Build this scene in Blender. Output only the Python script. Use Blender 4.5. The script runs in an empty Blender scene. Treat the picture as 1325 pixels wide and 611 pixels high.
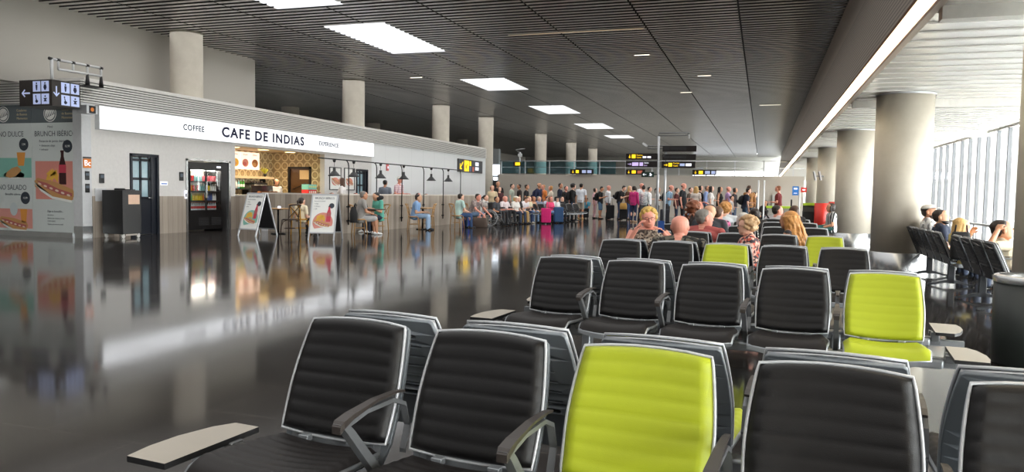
import bpy, bmesh, math, random
from mathutils import Vector, Matrix, Euler, Quaternion
R = math.radians
rnd = random.Random(7)
scene = bpy.context.scene
COL = scene.collection

# ------------------------------------------------------------------ materials
def lin(c):
    out = []
    for v in c[:3]:
        v = v / 255.0
        out.append(v / 12.92 if v <= 0.04045 else ((v + 0.055) / 1.055) ** 2.4)
    return (out[0], out[1], out[2], 1.0)

class NT:
    """tiny helper around a node tree"""
    def __init__(self, name):
        self.m = bpy.data.materials.new(name)
        self.m.use_nodes = True
        self.t = self.m.node_tree
        self.t.nodes.clear()
        self.out = self.t.nodes.new('ShaderNodeOutputMaterial')
    def n(self, kind, **kw):
        nd = self.t.nodes.new(kind)
        for k, v in kw.items():
            if k.startswith('i_'):
                key = k[2:].replace('_', ' ')
                nd.inputs[key].default_value = v
            else:
                setattr(nd, k, v)
        return nd
    def l(self, a, b):
        self.t.links.new(a, b)
    def math(self, op, a, b=None, c=None):
        nd = self.t.nodes.new('ShaderNodeMath'); nd.operation = op
        for i, v in enumerate((a, b, c)):
            if v is None: continue
            if isinstance(v, (int, float)): nd.inputs[i].default_value = v
            else: self.l(v, nd.inputs[i])
        return nd.outputs[0]
    def mix(self, fac, a, b):
        nd = self.t.nodes.new('ShaderNodeMix'); nd.data_type = 'RGBA'
        if isinstance(fac, (int, float)): nd.inputs[0].default_value = fac
        else: self.l(fac, nd.inputs[0])
        for s, v in ((6, a), (7, b)):
            if isinstance(v, tuple): nd.inputs[s].default_value = v
            else: self.l(v, nd.inputs[s])
        return nd.outputs[2]

MATS = {}
def mat(name, rgb, rough=0.5, metal=0.0, var=0.06, scale=12.0, spec=0.5, bump=0.0, bscale=200.0, emit=None, estr=0.0, coat=0.0):
    """principled with a faint procedural variation of tone"""
    if name in MATS: return MATS[name]
    t = NT(name)
    p = t.n('ShaderNodeBsdfPrincipled')
    p.inputs['Roughness'].default_value = rough
    p.inputs['Metallic'].default_value = metal
    p.inputs['Specular IOR Level'].default_value = spec
    p.inputs['Coat Weight'].default_value = coat
    tc = t.n('ShaderNodeTexCoord')
    nz = t.n('ShaderNodeTexNoise', i_Scale=scale, i_Detail=3.0)
    t.l(tc.outputs['Object'], nz.inputs['Vector'])
    c = lin(rgb)
    d = tuple(max(0.0, x * (1 - 2 * var)) for x in c[:3]) + (1.0,)
    u = tuple(min(1.0, x * (1 + var)) for x in c[:3]) + (1.0,)
    t.l(t.mix(nz.outputs['Fac'], d, u), p.inputs['Base Color'])
    if bump > 0:
        n2 = t.n('ShaderNodeTexNoise', i_Scale=bscale, i_Detail=2.0)
        t.l(tc.outputs['Object'], n2.inputs['Vector'])
        b = t.n('ShaderNodeBump', i_Strength=bump, i_Distance=0.002)
        t.l(n2.outputs['Fac'], b.inputs['Height'])
        t.l(b.outputs['Normal'], p.inputs['Normal'])
    if emit is not None:
        p.inputs['Emission Color'].default_value = lin(emit)
        p.inputs['Emission Strength'].default_value = estr
    t.l(p.outputs[0], t.out.inputs[0])
    MATS[name] = t.m
    return t.m

def pattern(name, kind, cols, scale=10.0, rough=0.8):
    """printed cloth: 'blotch' (floral / camouflage), 'plaid', 'stripe_v', 'stripe_h', 'dots'"""
    if name in MATS: return MATS[name]
    t = NT(name)
    p = t.n('ShaderNodeBsdfPrincipled'); p.inputs['Roughness'].default_value = rough
    tc = t.n('ShaderNodeTexCoord')
    C = [lin(c) for c in cols]
    if kind == 'blotch':
        vo = t.n('ShaderNodeTexVoronoi', i_Scale=scale)
        t.l(tc.outputs['Object'], vo.inputs['Vector'])
        sp = t.n('ShaderNodeSeparateColor'); t.l(vo.outputs['Color'], sp.inputs[0])
        c1 = t.mix(t.math('GREATER_THAN', sp.outputs[0], 0.45), C[0], C[1])
        col = t.mix(t.math('GREATER_THAN', sp.outputs[1], 0.68), c1, C[2])
    else:
        sx = t.n('ShaderNodeSeparateXYZ'); t.l(tc.outputs['Object'], sx.inputs[0])
        def band(v, s, w): return t.math('LESS_THAN', t.math('FRACT', t.math('MULTIPLY', v, s)), w)
        if kind == 'plaid':
            a = band(sx.outputs[0], scale, 0.45); b = band(sx.outputs[2], scale, 0.45); y = band(sx.outputs[1], scale, 0.45)
            c1 = t.mix(t.math('MULTIPLY', t.math('ADD', a, b), 0.5), C[0], C[1])
            col = t.mix(t.math('MULTIPLY', y, 0.35), c1, C[2])
        elif kind == 'stripe_h':
            col = t.mix(band(sx.outputs[2], scale, 0.5), C[0], C[1])
        else:
            s = t.math('ADD', sx.outputs[0], sx.outputs[1])
            col = t.mix(band(s, scale, 0.4), C[0], C[1])
    t.l(col, p.inputs['Base Color'])
    t.l(p.outputs[0], t.out.inputs[0])
    MATS[name] = t.m
    return t.m

def emis(name, rgb, strength):
    if name in MATS: return MATS[name]
    t = NT(name)
    e = t.n('ShaderNodeEmission', i_Strength=strength)
    e.inputs['Color'].default_value = lin(rgb)
    t.l(e.outputs[0], t.out.inputs[0])
    MATS[name] = t.m
    return t.m

# ------------------------------------------------------------------ mesh builder
class MB:
    def __init__(self): self.bm = bmesh.new()
    def _face(self, vs, mi, smooth):
        try:
            f = self.bm.faces.new(vs); f.material_index = mi; f.smooth = smooth
            return f
        except ValueError:
            return None
    def box(self, c, s, mi=0, rot=None, bevel=0.0):
        M = Matrix.Translation(Vector(c))
        if rot is not None: M = M @ (rot if isinstance(rot, Matrix) else Euler(rot).to_matrix().to_4x4())
        hx, hy, hz = s[0] / 2, s[1] / 2, s[2] / 2
        v = [self.bm.verts.new(M @ Vector((x * hx, y * hy, z * hz))) for x in (-1, 1) for y in (-1, 1) for z in (-1, 1)]
        fs = [self._face([v[i] for i in q], mi, False) for q in ((0, 1, 3, 2), (4, 6, 7, 5), (0, 4, 5, 1), (2, 3, 7, 6), (0, 2, 6, 4), (1, 5, 7, 3))]
        if bevel > 0:
            es = {e for f in fs for e in f.edges}
            r = bmesh.ops.bevel(self.bm, geom=list(es), offset=bevel, segments=2, affect='EDGES', profile=0.5)
            for f in r['faces']: f.material_index = mi; f.smooth = True
        return self
    def bx(self, x0, x1, y0, y1, z0, z1, mi=0, bevel=0.0):
        return self.box(((x0 + x1) / 2, (y0 + y1) / 2, (z0 + z1) / 2), (abs(x1 - x0), abs(y1 - y0), abs(z1 - z0)), mi, None, bevel)
    def rings(self, rings, mi=0, smooth=True, cap0=True, cap1=True, closed=True):
        """list of rings (lists of Vector of equal length) skinned in order"""
        vr = [[self.bm.verts.new(p) for p in ring] for ring in rings]
        n = len(vr[0])
        for a, b in zip(vr[:-1], vr[1:]):
            for i in range(n if closed else n - 1):
                j = (i + 1) % n
                self._face([a[i], a[j], b[j], b[i]], mi, smooth)
        if cap0: self._face(list(reversed(vr[0])), mi, False)
        if cap1: self._face(vr[-1], mi, False)
        return vr
    def cone(self, p0, p1, r0, r1, n=10, mi=0, round_ends=True, smooth=True):
        p0, p1 = Vector(p0), Vector(p1)
        d = p1 - p0
        L = d.length
        if L < 1e-6: return self
        z = d / L
        x = z.orthogonal().normalized(); y = z.cross(x)
        def ring(c, r): return [c + (x * math.cos(2 * math.pi * i / n) + y * math.sin(2 * math.pi * i / n)) * r for i in range(n)]
        rr = []
        if round_ends:
            for a in (80, 50, 20): rr.append(ring(p0 - z * r0 * math.sin(R(a)), r0 * math.cos(R(a))))
        rr.append(ring(p0, r0)); rr.append(ring(p1, r1))
        if round_ends:
            for a in (20, 50, 80): rr.append(ring(p1 + z * r1 * math.sin(R(a)), r1 * math.cos(R(a))))
        self.rings(rr, mi, smooth)
        return self
    def cyl(self, p0, p1, r, n=12, mi=0, r1=None, smooth=True):
        return self.cone(p0, p1, r, r if r1 is None else r1, n, mi, False, smooth)
    def tube(self, pts, r, n=8, mi=0, closed=False):
        pts = [Vector(p) for p in pts]
        rr = []
        N = len(pts)
        up = None
        for i, p in enumerate(pts):
            if closed: t = pts[(i + 1) % N] - pts[i - 1]
            else: t = pts[min(i + 1, N - 1)] - pts[max(i - 1, 0)]
            t.normalize()
            if up is None: up = t.orthogonal().normalized()
            up = (up - t * up.dot(t))
            up = up.normalized() if up.length > 1e-6 else t.orthogonal().normalized()
            s = t.cross(up)
            rad = r[i] if isinstance(r, (list, tuple)) else r
            rr.append([p + (up * math.cos(2 * math.pi * k / n) + s * math.sin(2 * math.pi * k / n)) * rad for k in range(n)])
        if closed:
            rr.append(rr[0]); self.rings(rr, mi, True, False, False)
        else: self.rings(rr, mi, True)
        return self
    def ell(self, c, r, mi=0, rot=None, nu=12, nv=8):
        c = Vector(c)
        M = (rot if isinstance(rot, Matrix) else Euler(rot).to_matrix()) if rot is not None else Matrix.Identity(3)
        if len(M) == 4: M = M.to_3x3()
        rr = []
        for j in range(nv):
            a = -math.pi / 2 + math.pi * (j + 0.5) / nv
            rr.append([c + M @ Vector((r[0] * math.cos(a) * math.cos(2 * math.pi * i / nu), r[1] * math.cos(a) * math.sin(2 * math.pi * i / nu), r[2] * math.sin(a))) for i in range(nu)])
        self.rings(rr, mi, True)
        return self
    def lathe(self, prof, c=(0, 0, 0), n=16, mi=0, smooth=True, cap0=True, cap1=True):
        c = Vector(c)
        self.rings([[c + Vector((r * math.cos(2 * math.pi * i / n), r * math.sin(2 * math.pi * i / n), z)) for i in range(n)] for r, z in prof], mi, smooth, cap0, cap1)
        return self
    def prism(self, pts, thick, M=None, mi=0):
        """flat outline (x, z) given a thickness along y, then placed by M"""
        M = M or Matrix.Identity(4)
        a = [self.bm.verts.new(M @ Vector((x, -thick / 2, z))) for x, z in pts]
        b = [self.bm.verts.new(M @ Vector((x, thick / 2, z))) for x, z in pts]
        self._face(a, mi, False); self._face(list(reversed(b)), mi, False)
        n = len(pts)
        for i in range(n):
            j = (i + 1) % n
            self._face([a[i], b[i], b[j], a[j]], mi, False)
        return self
    def build(self, name, mats, parent=None, loc=None, rot=None, mesh_only=False):
        bmesh.ops.recalc_face_normals(self.bm, faces=self.bm.faces[:])
        me = bpy.data.meshes.new(name)
        self.bm.to_mesh(me); self.bm.free()
        for m in (mats if isinstance(mats, (list, tuple)) else [mats]): me.materials.append(m)
        if mesh_only: return me
        return link(name, me, parent, loc, rot)

def link(name, data, parent=None, loc=None, rot=None):
    o = bpy.data.objects.new(name, data); COL.objects.link(o)
    if parent is not None: o.parent = parent
    if loc is not None: o.location = loc
    if rot is not None: o.rotation_euler = rot
    return o
def tag(o, label=None, cat=None, group=None, kind=None):
    if label: o['label'] = label
    if cat: o['category'] = cat
    if group: o['group'] = group
    if kind: o['kind'] = kind
    return o
def thing(name, label, cat, loc=(0, 0, 0), rz=0.0, group=None, kind=None):
    o = link(name, None, None, loc, (0, 0, rz))
    return tag(o, label, cat, group, kind)
def dup(root, loc=None, rz=None, label=None):
    def cp(o, par):
        c = o.copy(); COL.objects.link(c); c.parent = par
        for ch in list(o.children): cp(ch, c)
        return c
    r = cp(root, None)
    if loc is not None: r.location = loc
    if rz is not None: r.rotation_euler = (0, 0, rz)
    if label: r['label'] = label
    return r
FONTS = []
def text(body, size, loc, rot, m, parent=None, name='lettering', ext=0.001, align='CENTER', bold=0.0, xs=1.0, space=1.0):
    cu = bpy.data.curves.new(name, 'FONT')
    cu.body = body; cu.size = size; cu.align_x = align; cu.align_y = 'CENTER'
    cu.extrude = ext; cu.offset = bold; cu.resolution_u = 3; cu.space_character = space
    cu.materials.append(m)
    o = link(name, cu, parent, loc, rot)
    o.scale = (xs, 1, 1)
    FONTS.append(o)
    return o
FACE_CAM = (R(90), 0, 0)            # a text plane facing -Y
FACE_RIGHT = (R(90), 0, R(90))      # a text plane facing +X

# ------------------------------------------------------------------ common materials
m_white = mat('white_paint', (205, 206, 208), 0.5)
m_wallgrey = mat('pale_grey_wall_paint', (214, 211, 208), 0.6)
m_beige = mat('beige_plaster', (178, 174, 167), 0.7, var=0.04, scale=0.4)
m_steel = mat('brushed_steel', (190, 192, 194), 0.25, 0.9)
m_silver = mat('silver_plastic', (190, 192, 196), 0.35, 0.35)
m_black = mat('black_metal', (16, 17, 20), 0.4)
m_dark = mat('dark_void', (8, 8, 9), 0.9)
m_blackpl = mat('black_plastic', (24, 24, 26), 0.45)
m_darkblue = mat('dark_blue_black_paint', (20, 26, 38), 0.4)
m_rubber = mat('rubber', (20, 20, 20), 0.8)
m_ink = mat('navy_ink', (22, 28, 62), 0.6)
m_inkgrey = mat('grey_ink', (90, 100, 110), 0.7)
m_signblack = mat('sign_black', (26, 20, 20), 0.4)
m_yellow = mat('sign_yellow', (250, 205, 30), 0.5, emit=(250, 200, 30), estr=0.5)
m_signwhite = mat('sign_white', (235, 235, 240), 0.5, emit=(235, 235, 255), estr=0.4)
m_lilac = mat('sign_lilac', (190, 170, 220), 0.5, emit=(190, 170, 220), estr=0.3)
m_pictoblue = mat('pictogram_pale_blue', (178, 190, 228), 0.5, emit=(178, 190, 228), estr=0.15)
m_orange = mat('sign_orange', (226, 130, 50), 0.5)
m_lime = mat('lime_green_panel', (170, 205, 50), 0.5)
m_red = mat('red_panel', (214, 48, 36), 0.45)
m_wood = mat('light_wood', (176, 134, 82), 0.5, scale=6)
m_darkwood = mat('dark_wood', (58, 40, 30), 0.5, scale=6)
m_yelwood = mat('mustard_wood', (205, 150, 45), 0.5, scale=6)
def glass_mat(name, tint=(248, 248, 246)):
    if name in MATS: return MATS[name]
    t = NT(name)
    tr = t.n('ShaderNodeBsdfTransparent'); tr.inputs[0].default_value = lin(tint)
    gl = t.n('ShaderNodeBsdfGlossy'); gl.inputs['Roughness'].default_value = 0.02
    mx = t.n('ShaderNodeMixShader')
    lw = t.n('ShaderNodeLayerWeight', i_Blend=0.5)
    f = t.math('MULTIPLY_ADD', t.math('POWER', lw.outputs['Facing'], 5.0), 0.7, 0.04)
    t.l(f, mx.inputs[0]); t.l(tr.outputs[0], mx.inputs[1]); t.l(gl.outputs[0], mx.inputs[2])
    t.l(mx.outputs[0], t.out.inputs[0])
    MATS[name] = t.m
    return t.m
m_glass = glass_mat('clear_glass')
EXPOSURE = 1.4
SKY = 8.0
SKYLIGHT = 0.5
FILLPOW = 3000
# ------------------------------------------------------------------ camera, world, view
cam_d = bpy.data.cameras.new('camera'); cam = link('camera', cam_d)
cam_d.sensor_width = 36.0; cam_d.lens = 980.0 / 1325.0 * 36.0; cam_d.clip_end = 400; cam_d.clip_start = 0.05
cam.matrix_world = Matrix.Translation((0, 0, 1.3)) @ Matrix.Rotation(R(18.248), 4, 'Z') @ Matrix.Rotation(R(90 - 3.256), 4, 'X') @ Matrix.Rotation(math.atan(.0162), 4, 'Z')
scene.camera = cam
vs = scene.view_settings
scene.display_settings.display_device = 'sRGB'
vs.view_transform = 'Standard'; vs.look = 'None'; vs.gamma = 1.0; vs.use_curve_mapping = False
vs.exposure = EXPOSURE
w = bpy.data.worlds.new('sky'); scene.world = w; w.use_nodes = True
bg = w.node_tree.nodes['Background']
bg.inputs[0].default_value = (0.95, 0.98, 1.0, 1.0); bg.inputs[1].default_value = SKY
try:
    scene.cycles.max_bounces = 8; scene.cycles.diffuse_bounces = 4; scene.cycles.glossy_bounces = 4
    scene.cycles.transparent_max_bounces = 8; scene.cycles.sample_clamp_indirect = 6.0
    scene.cycles.caustics_reflective = False; scene.cycles.caustics_refractive = False
except Exception: pass

def area(name, loc, rot, sx, sy, power, rgb=(1, 1, 1), portal=False, spread=180):
    d = bpy.data.lights.new(name, 'AREA'); d.shape = 'RECTANGLE'; d.size = sx; d.size_y = sy
    d.energy = power; d.color = rgb; d.spread = R(spread)
    if portal: d.cycles.is_portal = True
    o = link(name, d, None, loc, rot)
    return o
# daylight reaches the hall through the glazed side and the open far and near ends
area('daylight_opening', (6.3, 26, 1.6), (0, R(90), 0), 3.1, 132, 1, portal=True)

area('hall_fill_light', (-8.5, 28, 6.0), (0, 0, 0), 18, 130, FILLPOW, (1, .99, .97), False, 148)  # added broad fill lamp over the hall, far larger than its ceiling lights
def struct(o, label=None): return tag(o, label, None, None, 'structure')

# ------------------------------------------------------------------ floor
t = NT('polished_dark_stone')
p = t.n('ShaderNodeBsdfPrincipled')
tc = t.n('ShaderNodeTexCoord')
n1 = t.n('ShaderNodeTexNoise', i_Scale=0.7, i_Detail=6.0, i_Roughness=0.65); t.l(tc.outputs['Object'], n1.inputs['Vector'])
n2 = t.n('ShaderNodeTexNoise', i_Scale=5.0, i_Detail=8.0, i_Roughness=0.7); t.l(tc.outputs['Object'], n2.inputs['Vector'])
br = t.n('ShaderNodeTexBrick', i_Scale=1.0); br.inputs['Mortar Size'].default_value = 0.004
br.inputs['Brick Width'].default_value = 1.2; br.inputs['Row Height'].default_value = 0.6
br.inputs['Color1'].default_value = lin((50, 47, 45)); br.inputs['Color2'].default_value = lin((44, 41, 39)); br.inputs['Mortar'].default_value = lin((92, 86, 80))
t.l(tc.outputs['Object'], br.inputs['Vector'])
dk = t.mix(t.math('MULTIPLY', n2.outputs['Fac'], 0.5), br.outputs['Color'], lin((40, 37, 36)))
t.l(dk, p.inputs['Base Color'])
rr = t.math('MULTIPLY_ADD', n1.outputs['Fac'], 0.10, 0.035)
t.l(rr, p.inputs['Roughness'])
p.inputs['Specular IOR Level'].default_value = 0.5
wv = t.n('ShaderNodeTexNoise', i_Scale=0.9, i_Detail=1.0); t.l(tc.outputs['Object'], wv.inputs['Vector'])
bp = t.n('ShaderNodeBump', i_Strength=0.05, i_Distance=0.02); t.l(wv.outputs['Fac'], bp.inputs['Height']); t.l(bp.outputs['Normal'], p.inputs['Normal'])
t.l(p.outputs[0], t.out.inputs[0])
m = MB(); m.bx(-30, 6.1, -40, 96, -0.2, 0.0)
struct(m.build('floor', t.m), 'dark polished stone floor mirroring the hall')

# ------------------------------------------------------------------ slatted metal ceiling
m_slat = mat('ceiling_slat_metal', (208, 207, 204), 0.28, 0.4, var=0.12, scale=0.5)
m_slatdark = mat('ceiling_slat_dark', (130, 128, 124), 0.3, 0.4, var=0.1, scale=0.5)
m_slab = mat('ceiling_void_black', (10, 10, 11), 0.9)
CEIL = 6.05
bays = [1.84, -0.74, -3.29, -5.84, -8.39, -10.94, -13.49, -16.04, -18.6, -21.2, -30]
sky_y = [(12.6, 17.4), (19.5, 24.0), (30.0, 33.5), (40.0, 44.2), (50.3, 54.5), (60.5, 64.0)]
SKX = (-12.35, -10.35)
def in_sky(y): return any(a <= y <= b for a, b in sky_y)
m = MB()
y = -5.85 - 0.3 * 113
while y < 95.8:
    for x1, x0 in zip(bays[:-1], bays[1:]):
        segs = [(x0 + 0.025, x1 - 0.025)]
        if in_sky(y):
            out = []
            for a, b in segs:
                if a < SKX[0]: out.append((a, min(b, SKX[0])))
                if b > SKX[1]: out.append((max(a, SKX[1]), b))
            segs = [s for s in out if s[1] - s[0] > 0.03]
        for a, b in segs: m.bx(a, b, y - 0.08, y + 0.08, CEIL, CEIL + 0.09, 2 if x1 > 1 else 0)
    y += 0.30
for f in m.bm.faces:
    if abs(f.calc_center_median().z - CEIL) > .01: f.material_index = 3  # shade in the gaps put into the colour of the slat sides
m.bx(-30, 2.0, -40, 96, CEIL + 0.45, CEIL + 0.6, 1)
struct(m.build('ceiling', [m_slat, m_slab, m_slatdark, mat('slat_side_shade', (58, 58, 58), .45, .3)]), 'dark slatted metal ceiling with long joints')
m_sky = emis('daylight_diffuser', (250, 252, 255), SKYLIGHT)
sk_lab = ['bright skylight patch in the slatted ceiling nearest the top edge of the photo', 'bright skylight patch above the cafe sign, second from the top', 'bright skylight patch in the ceiling, third in the receding line',
          'bright skylight patch in the ceiling, fourth in the receding line', 'bright skylight patch in the ceiling, fifth in the receding line', 'small far skylight patch, last of the receding line']
for (a, b), lb in zip(sky_y, sk_lab):
    th = thing('skylight', lb, 'skylight', ((SKX[0] + SKX[1]) / 2, (a + b) / 2, CEIL), 0, 'skylights in the slatted ceiling')
    m = MB(); y = -5.85
    cy = (a + b) / 2; hx = (SKX[1] - SKX[0]) / 2 - .01
    while y < b:
        if y >= a: m.box((0, y - cy, 0.02), (2 * hx, 0.15, 0.04))
        y += 0.30
    m.build('diffuser', m_sky, th)
    m = MB(); L = (b - a) / 2
    for s in (-1, 1):
        m.box((s * (hx - .02), 0, 0.12), (0.04, 2 * L, 0.05)); m.box((0, s * L, 0.12), (2 * hx, 0.04, 0.05))
    m.build('frame', m_slat, th)

m_lumi = emis('luminaire_light', (255, 244, 220), 1.2)
for k, (lx, ly, L, lb) in enumerate(((-4.05, 26.0, .5, 'small rectangular ceiling light left of the pylon, nearest'), (-3.5, 35.8, .5, 'small rectangular ceiling light above the pylon'), (-2.35, 31.0, .5, 'small rectangular ceiling light right of the pylon'), (.2, 41.5, 1.0, 'thin ceiling light near the bulkhead'), (-13.9, 29.0, .5, 'small ceiling light near the first column behind the cafe sign'))):
    cl_ = thing('ceiling_light', lb, 'light', (lx, ly, CEIL - .002), 0, 'small ceiling lights')
    q = MB(); q.bx(-L / 2, L / 2, -.06, .06, -.012, 0); q.build('diffuser', m_lumi, cl_)
    q = MB(); q.bx(-L / 2 - .03, L / 2 + .03, -.085, -.06, -.015, .06); q.bx(-L / 2 - .03, L / 2 + .03, .06, .085, -.015, .06); q.build('housing', m_slat, cl_)
cl_ = thing('ceiling_line_light', 'long thin warm light line across the ceiling slats', 'light', (-5.4, 21.9, CEIL - .002), 0)
q = MB(); q.bx(-2.0, 2.0, -.03, .03, -.012, 0); q.build('diffuser', emis('linear_warm', (226, 196, 150), .35), cl_)
q = MB(); q.bx(-2.03, 2.03, -.06, -.03, -.015, .06); q.bx(-2.03, 2.03, .03, .06, -.015, .06); q.build('housing', m_slat, cl_)
# ------------------------------------------------------------------ right hand bulkhead with strip light
t = NT('perforated_bulkhead_metal')
p = t.n('ShaderNodeBsdfPrincipled'); p.inputs['Metallic'].default_value = 0.1; p.inputs['Roughness'].default_value = 0.45
tc = t.n('ShaderNodeTexCoord'); sx = t.n('ShaderNodeSeparateXYZ'); t.l(tc.outputs['Object'], sx.inputs[0])
fz = t.math('FRACT', t.math('MULTIPLY', sx.outputs[2], 14.0)); fy = t.math('FRACT', t.math('MULTIPLY', sx.outputs[1], 14.0))
line = t.math('LESS_THAN', fz, 0.35)
low = t.math('LESS_THAN', sx.outputs[2], 5.0)
t.l(t.mix(t.math('MULTIPLY', t.math('MULTIPLY', line, low), 0.75), lin((176, 164, 152)), lin((70, 65, 60))), p.inputs['Base Color'])
t.l(p.outputs[0], t.out.inputs[0])
m_bulk = t.m
m = MB()
vr = [[Vector((1.45, y, 3.2)), Vector((1.84, y, 6.2)), Vector((2.1, y, 6.2)), Vector((1.62, y, 3.2))] for y in (-40, 92)]
m.rings(vr, 0, False)
struct(m.build('trim_1', m_bulk), 'sloping perforated metal bulkhead above the right aisle')
m = MB()
m.bx(1.34, 1.44, -40, 91.9, 3.13, 3.185)
st = thing('strip_light', 'long warm strip light along the lower edge of the bulkhead', 'light', (0, 0, 0))
m.build('diffuser', emis('strip_warm', (255, 236, 200), 5.0), st)
m = MB(); m.bx(1.33, 1.44, -40, 91.9, 3.185, 3.23); m.bx(1.44, 1.47, -40, 91.9, 3.11, 3.19)
m.build('channel', mat('copper_brown_trim', (120, 78, 50), 0.4, 0.4), st)

# low panelled ceiling over the right aisle
m_panel = mat('white_gloss_panel', (226, 224, 220), 0.22, 0.25, var=0.02, scale=0.6)
m = MB(); y = -39.9
while y < 92:
    m.box((3.75, y, 3.225), (4.3, 0.505, 0.02), 0, (R(2.6), 0, 0))
    y += 0.51
m.bx(1.6, 6.1, -40, 92, 3.3, 3.4)
struct(m.build('ceiling_panels', m_panel), 'low white ceiling of glossy cross panels over the right aisle')
m_beamw = mat('white_beam', (228, 226, 222), 0.4)
for k, yb in enumerate((-7.0, .8, 8.6, 16.45, 24.35, 32.1, 39.9)):
    m = MB(); m.bx(1.62, 5.9, yb - 0.09, yb + 0.09, 3.08, 3.22)
    struct(m.build('trim_%d' % (k + 2), m_beamw), 'white cross rib under the low right ceiling')

# ------------------------------------------------------------------ glazed right facade
m_fin = mat('white_fin', (236, 236, 236), 0.5)
m_mull = mat('grey_mullion', (96, 98, 102), 0.5)
wl = [('window_1', -40, 28.0), ('window_2', 28.0, 60.0), ('window_3', 60.0, 92.0)]
for nm, a, b in wl:
    root = struct(link(nm, None, None, (0, 0, 0)), 'tall glazed facade with white vertical fins along the right aisle')
    fr = MB(); fr.bx(5.88, 5.98, a, b, 3.17, 3.24); fr.bx(5.86, 5.98, a, b, 0.0, 0.12)
    fr.build('window_frame', m_beamw, root)
    fn = MB(); ml = MB(); y = a + 0.3
    while y < b - .2:
        ml.bx(5.88, 5.98, y - 0.035, y + 0.035, 0.12, 3.17)
        fn.box((6.28, y + 0.05, 1.6), (0.5, 0.03, 3.2), 0, (0, 0, R(-32)))
        fn.box((6.14, y + 0.04, 2.1), (0.34, 0.30, 0.025), 0, (0, 0, R(-32)))
        y += 0.97
    ml.build('mullion', m_mull, root); fn.build('fin', m_fin, root)
    g = MB(); g.bx(5.915, 5.925, a, b, 0.12, 3.17)
    g.build('pane', m_glass, root)
# outside: pale apron
m = MB(); m.bx(6.6, 120, -60, 160, -3.4, -3.2)
struct(m.build('ground_apron', mat('pale_concrete_apron', (205, 205, 200), 0.9)), 'pale concrete apron outside the windows')

# handrail in front of the glazing
rl = thing('handrail', 'white metal handrail in front of the glazed right facade', 'rail')
m = MB(); m.tube([(5.0, 6, .72), (5.0, 45, .72)], 0.03)
m.build('rail', m_white, rl)
y = 7
while y < 45:
    q = MB(); q.cyl((5.0, y, 0), (5.0, y, .72), 0.02, 8); q.build('post', m_white, rl)
    y += 2.4

# ------------------------------------------------------------------ left upper wall, far wall, ends
m = MB(); m.bx(-18.3, -18.0, -40, 23.9, 3.9, CEIL + .4); m.bx(-22.3, -22.0, -40, 14.6, 0, 4.1); m.bx(-22.3, -18.3, -40, 14.4, 4.0, 4.1)
struct(m.build('wall_left', m_beige), 'tall beige wall above the cafe')
m = MB(); m.bx(-30.2, -29.9, 23, 96, 0, CEIL + .4); m.bx(-30.2, -18.4, 23.5, 23.7, 3.9, CEIL + .4)
struct(m.build('wall_side', m_beige))
m_farwall = mat('warm_grey_wall', (176, 168, 158), 0.6, var=0.04, scale=0.3)
m = MB(); m.bx(-16.2, -3.6, 46.0, 46.25, 0, 2.5); m.bx(-3.6, 2.2, 46.12, 46.35, 0, 2.5)
struct(m.build('wall_back', m_farwall), 'low warm grey wall across the far end behind the queue')
m = MB(); m.bx(-30, 6.0, 95.7, 96, 0, 3.6); m.bx(-30, 6.0, 95.7, 96, 4.35, CEIL + .4); m.bx(-30, -8.3, 95.7, 96, 3.6, 4.35); m.bx(1.2, 6, 95.7, 96, 3.6, 4.35)
struct(m.build('wall_end', mat('end_wall_grey', (168, 168, 162), 0.6)), 'distant grey end wall with a bright window band')
root = struct(link('window_4', None, None, (0, 0, 0)), 'bright window band in the distant end wall')
m = MB(); x = -8.3
while x < 1.3: m.bx(x - .04, x + .04, 95.6, 95.75, 3.6, 4.35); x += 1.58
m.build('mullion', m_white, root)
m = MB(); m.bx(-8.3, 1.2, 95.9, 95.95, 3.6, 4.35); m.build('pane', emis('far_daylight', (240, 246, 255), 2.6), root)
# upper floor behind the low wall
m = MB(); m.bx(-30, 2.2, 46.35, 95.7, 2.35, 2.45)
struct(m.build('floor_upper', mat('upper_floor', (176, 174, 168), 0.3)))
# balustrade on top of the low wall
bal = thing('balustrade', 'glass balustrade with steel posts on top of the low far wall', 'balustrade', (0, 46.15, 2.5))
m = MB(); m.tube([(-16.1, 0, .85), (2.2, 0, .85)], 0.025); m.tube([(-16.1, 0, .45), (2.2, 0, .45)], 0.015); m.build('rail', m_steel, bal)
x = -16.0
while x < 2.3:
    q = MB(); q.box((x, 0, .42), (.06, .03, .85)); q.build('post', m_silver, bal)
    x += 1.6
m = MB(); m.bx(-16.0, -8.6, -.006, .006, .06, .8); m.build('pane', glass_mat('blue_glass', (190, 225, 235)), bal)
# far left daylight door beside the cafe block
root = struct(link('door_1', None, None, (0, 0, 0)), 'glass door and bright window in the far left corner')
m = MB(); m.bx(-17.3, -16.1, 45.9, 46.2, 2.3, 2.4); m.bx(-16.95, -16.88, 45.9, 46.1, 0, 3.1); m.bx(-16.6, -16.5, 45.9, 46.1, 0, 2.3); m.bx(-17.3, -16.1, 45.9, 46.2, 3.1, 4.1)
m.build('door_frame', mat('grey_frame', (120, 126, 130), 0.5), root)
m = MB(); m.bx(-17.4, -16.1, 46.05, 46.1, 0.0, 3.1); m.build('pane', emis('corner_daylight', (235, 245, 255), 1.5), root)
m = MB(); m.bx(-16.5, -16.18, 45.95, 46.04, 0, 2.1); m.build('door_leaf', m_blackpl, root)

m = MB(); m.bx(-22, 6.1, -40.3, -40.0, 0, CEIL + .4)
struct(m.build('wall_front', m_beige), 'plain wall closing the hall behind the camera')
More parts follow.
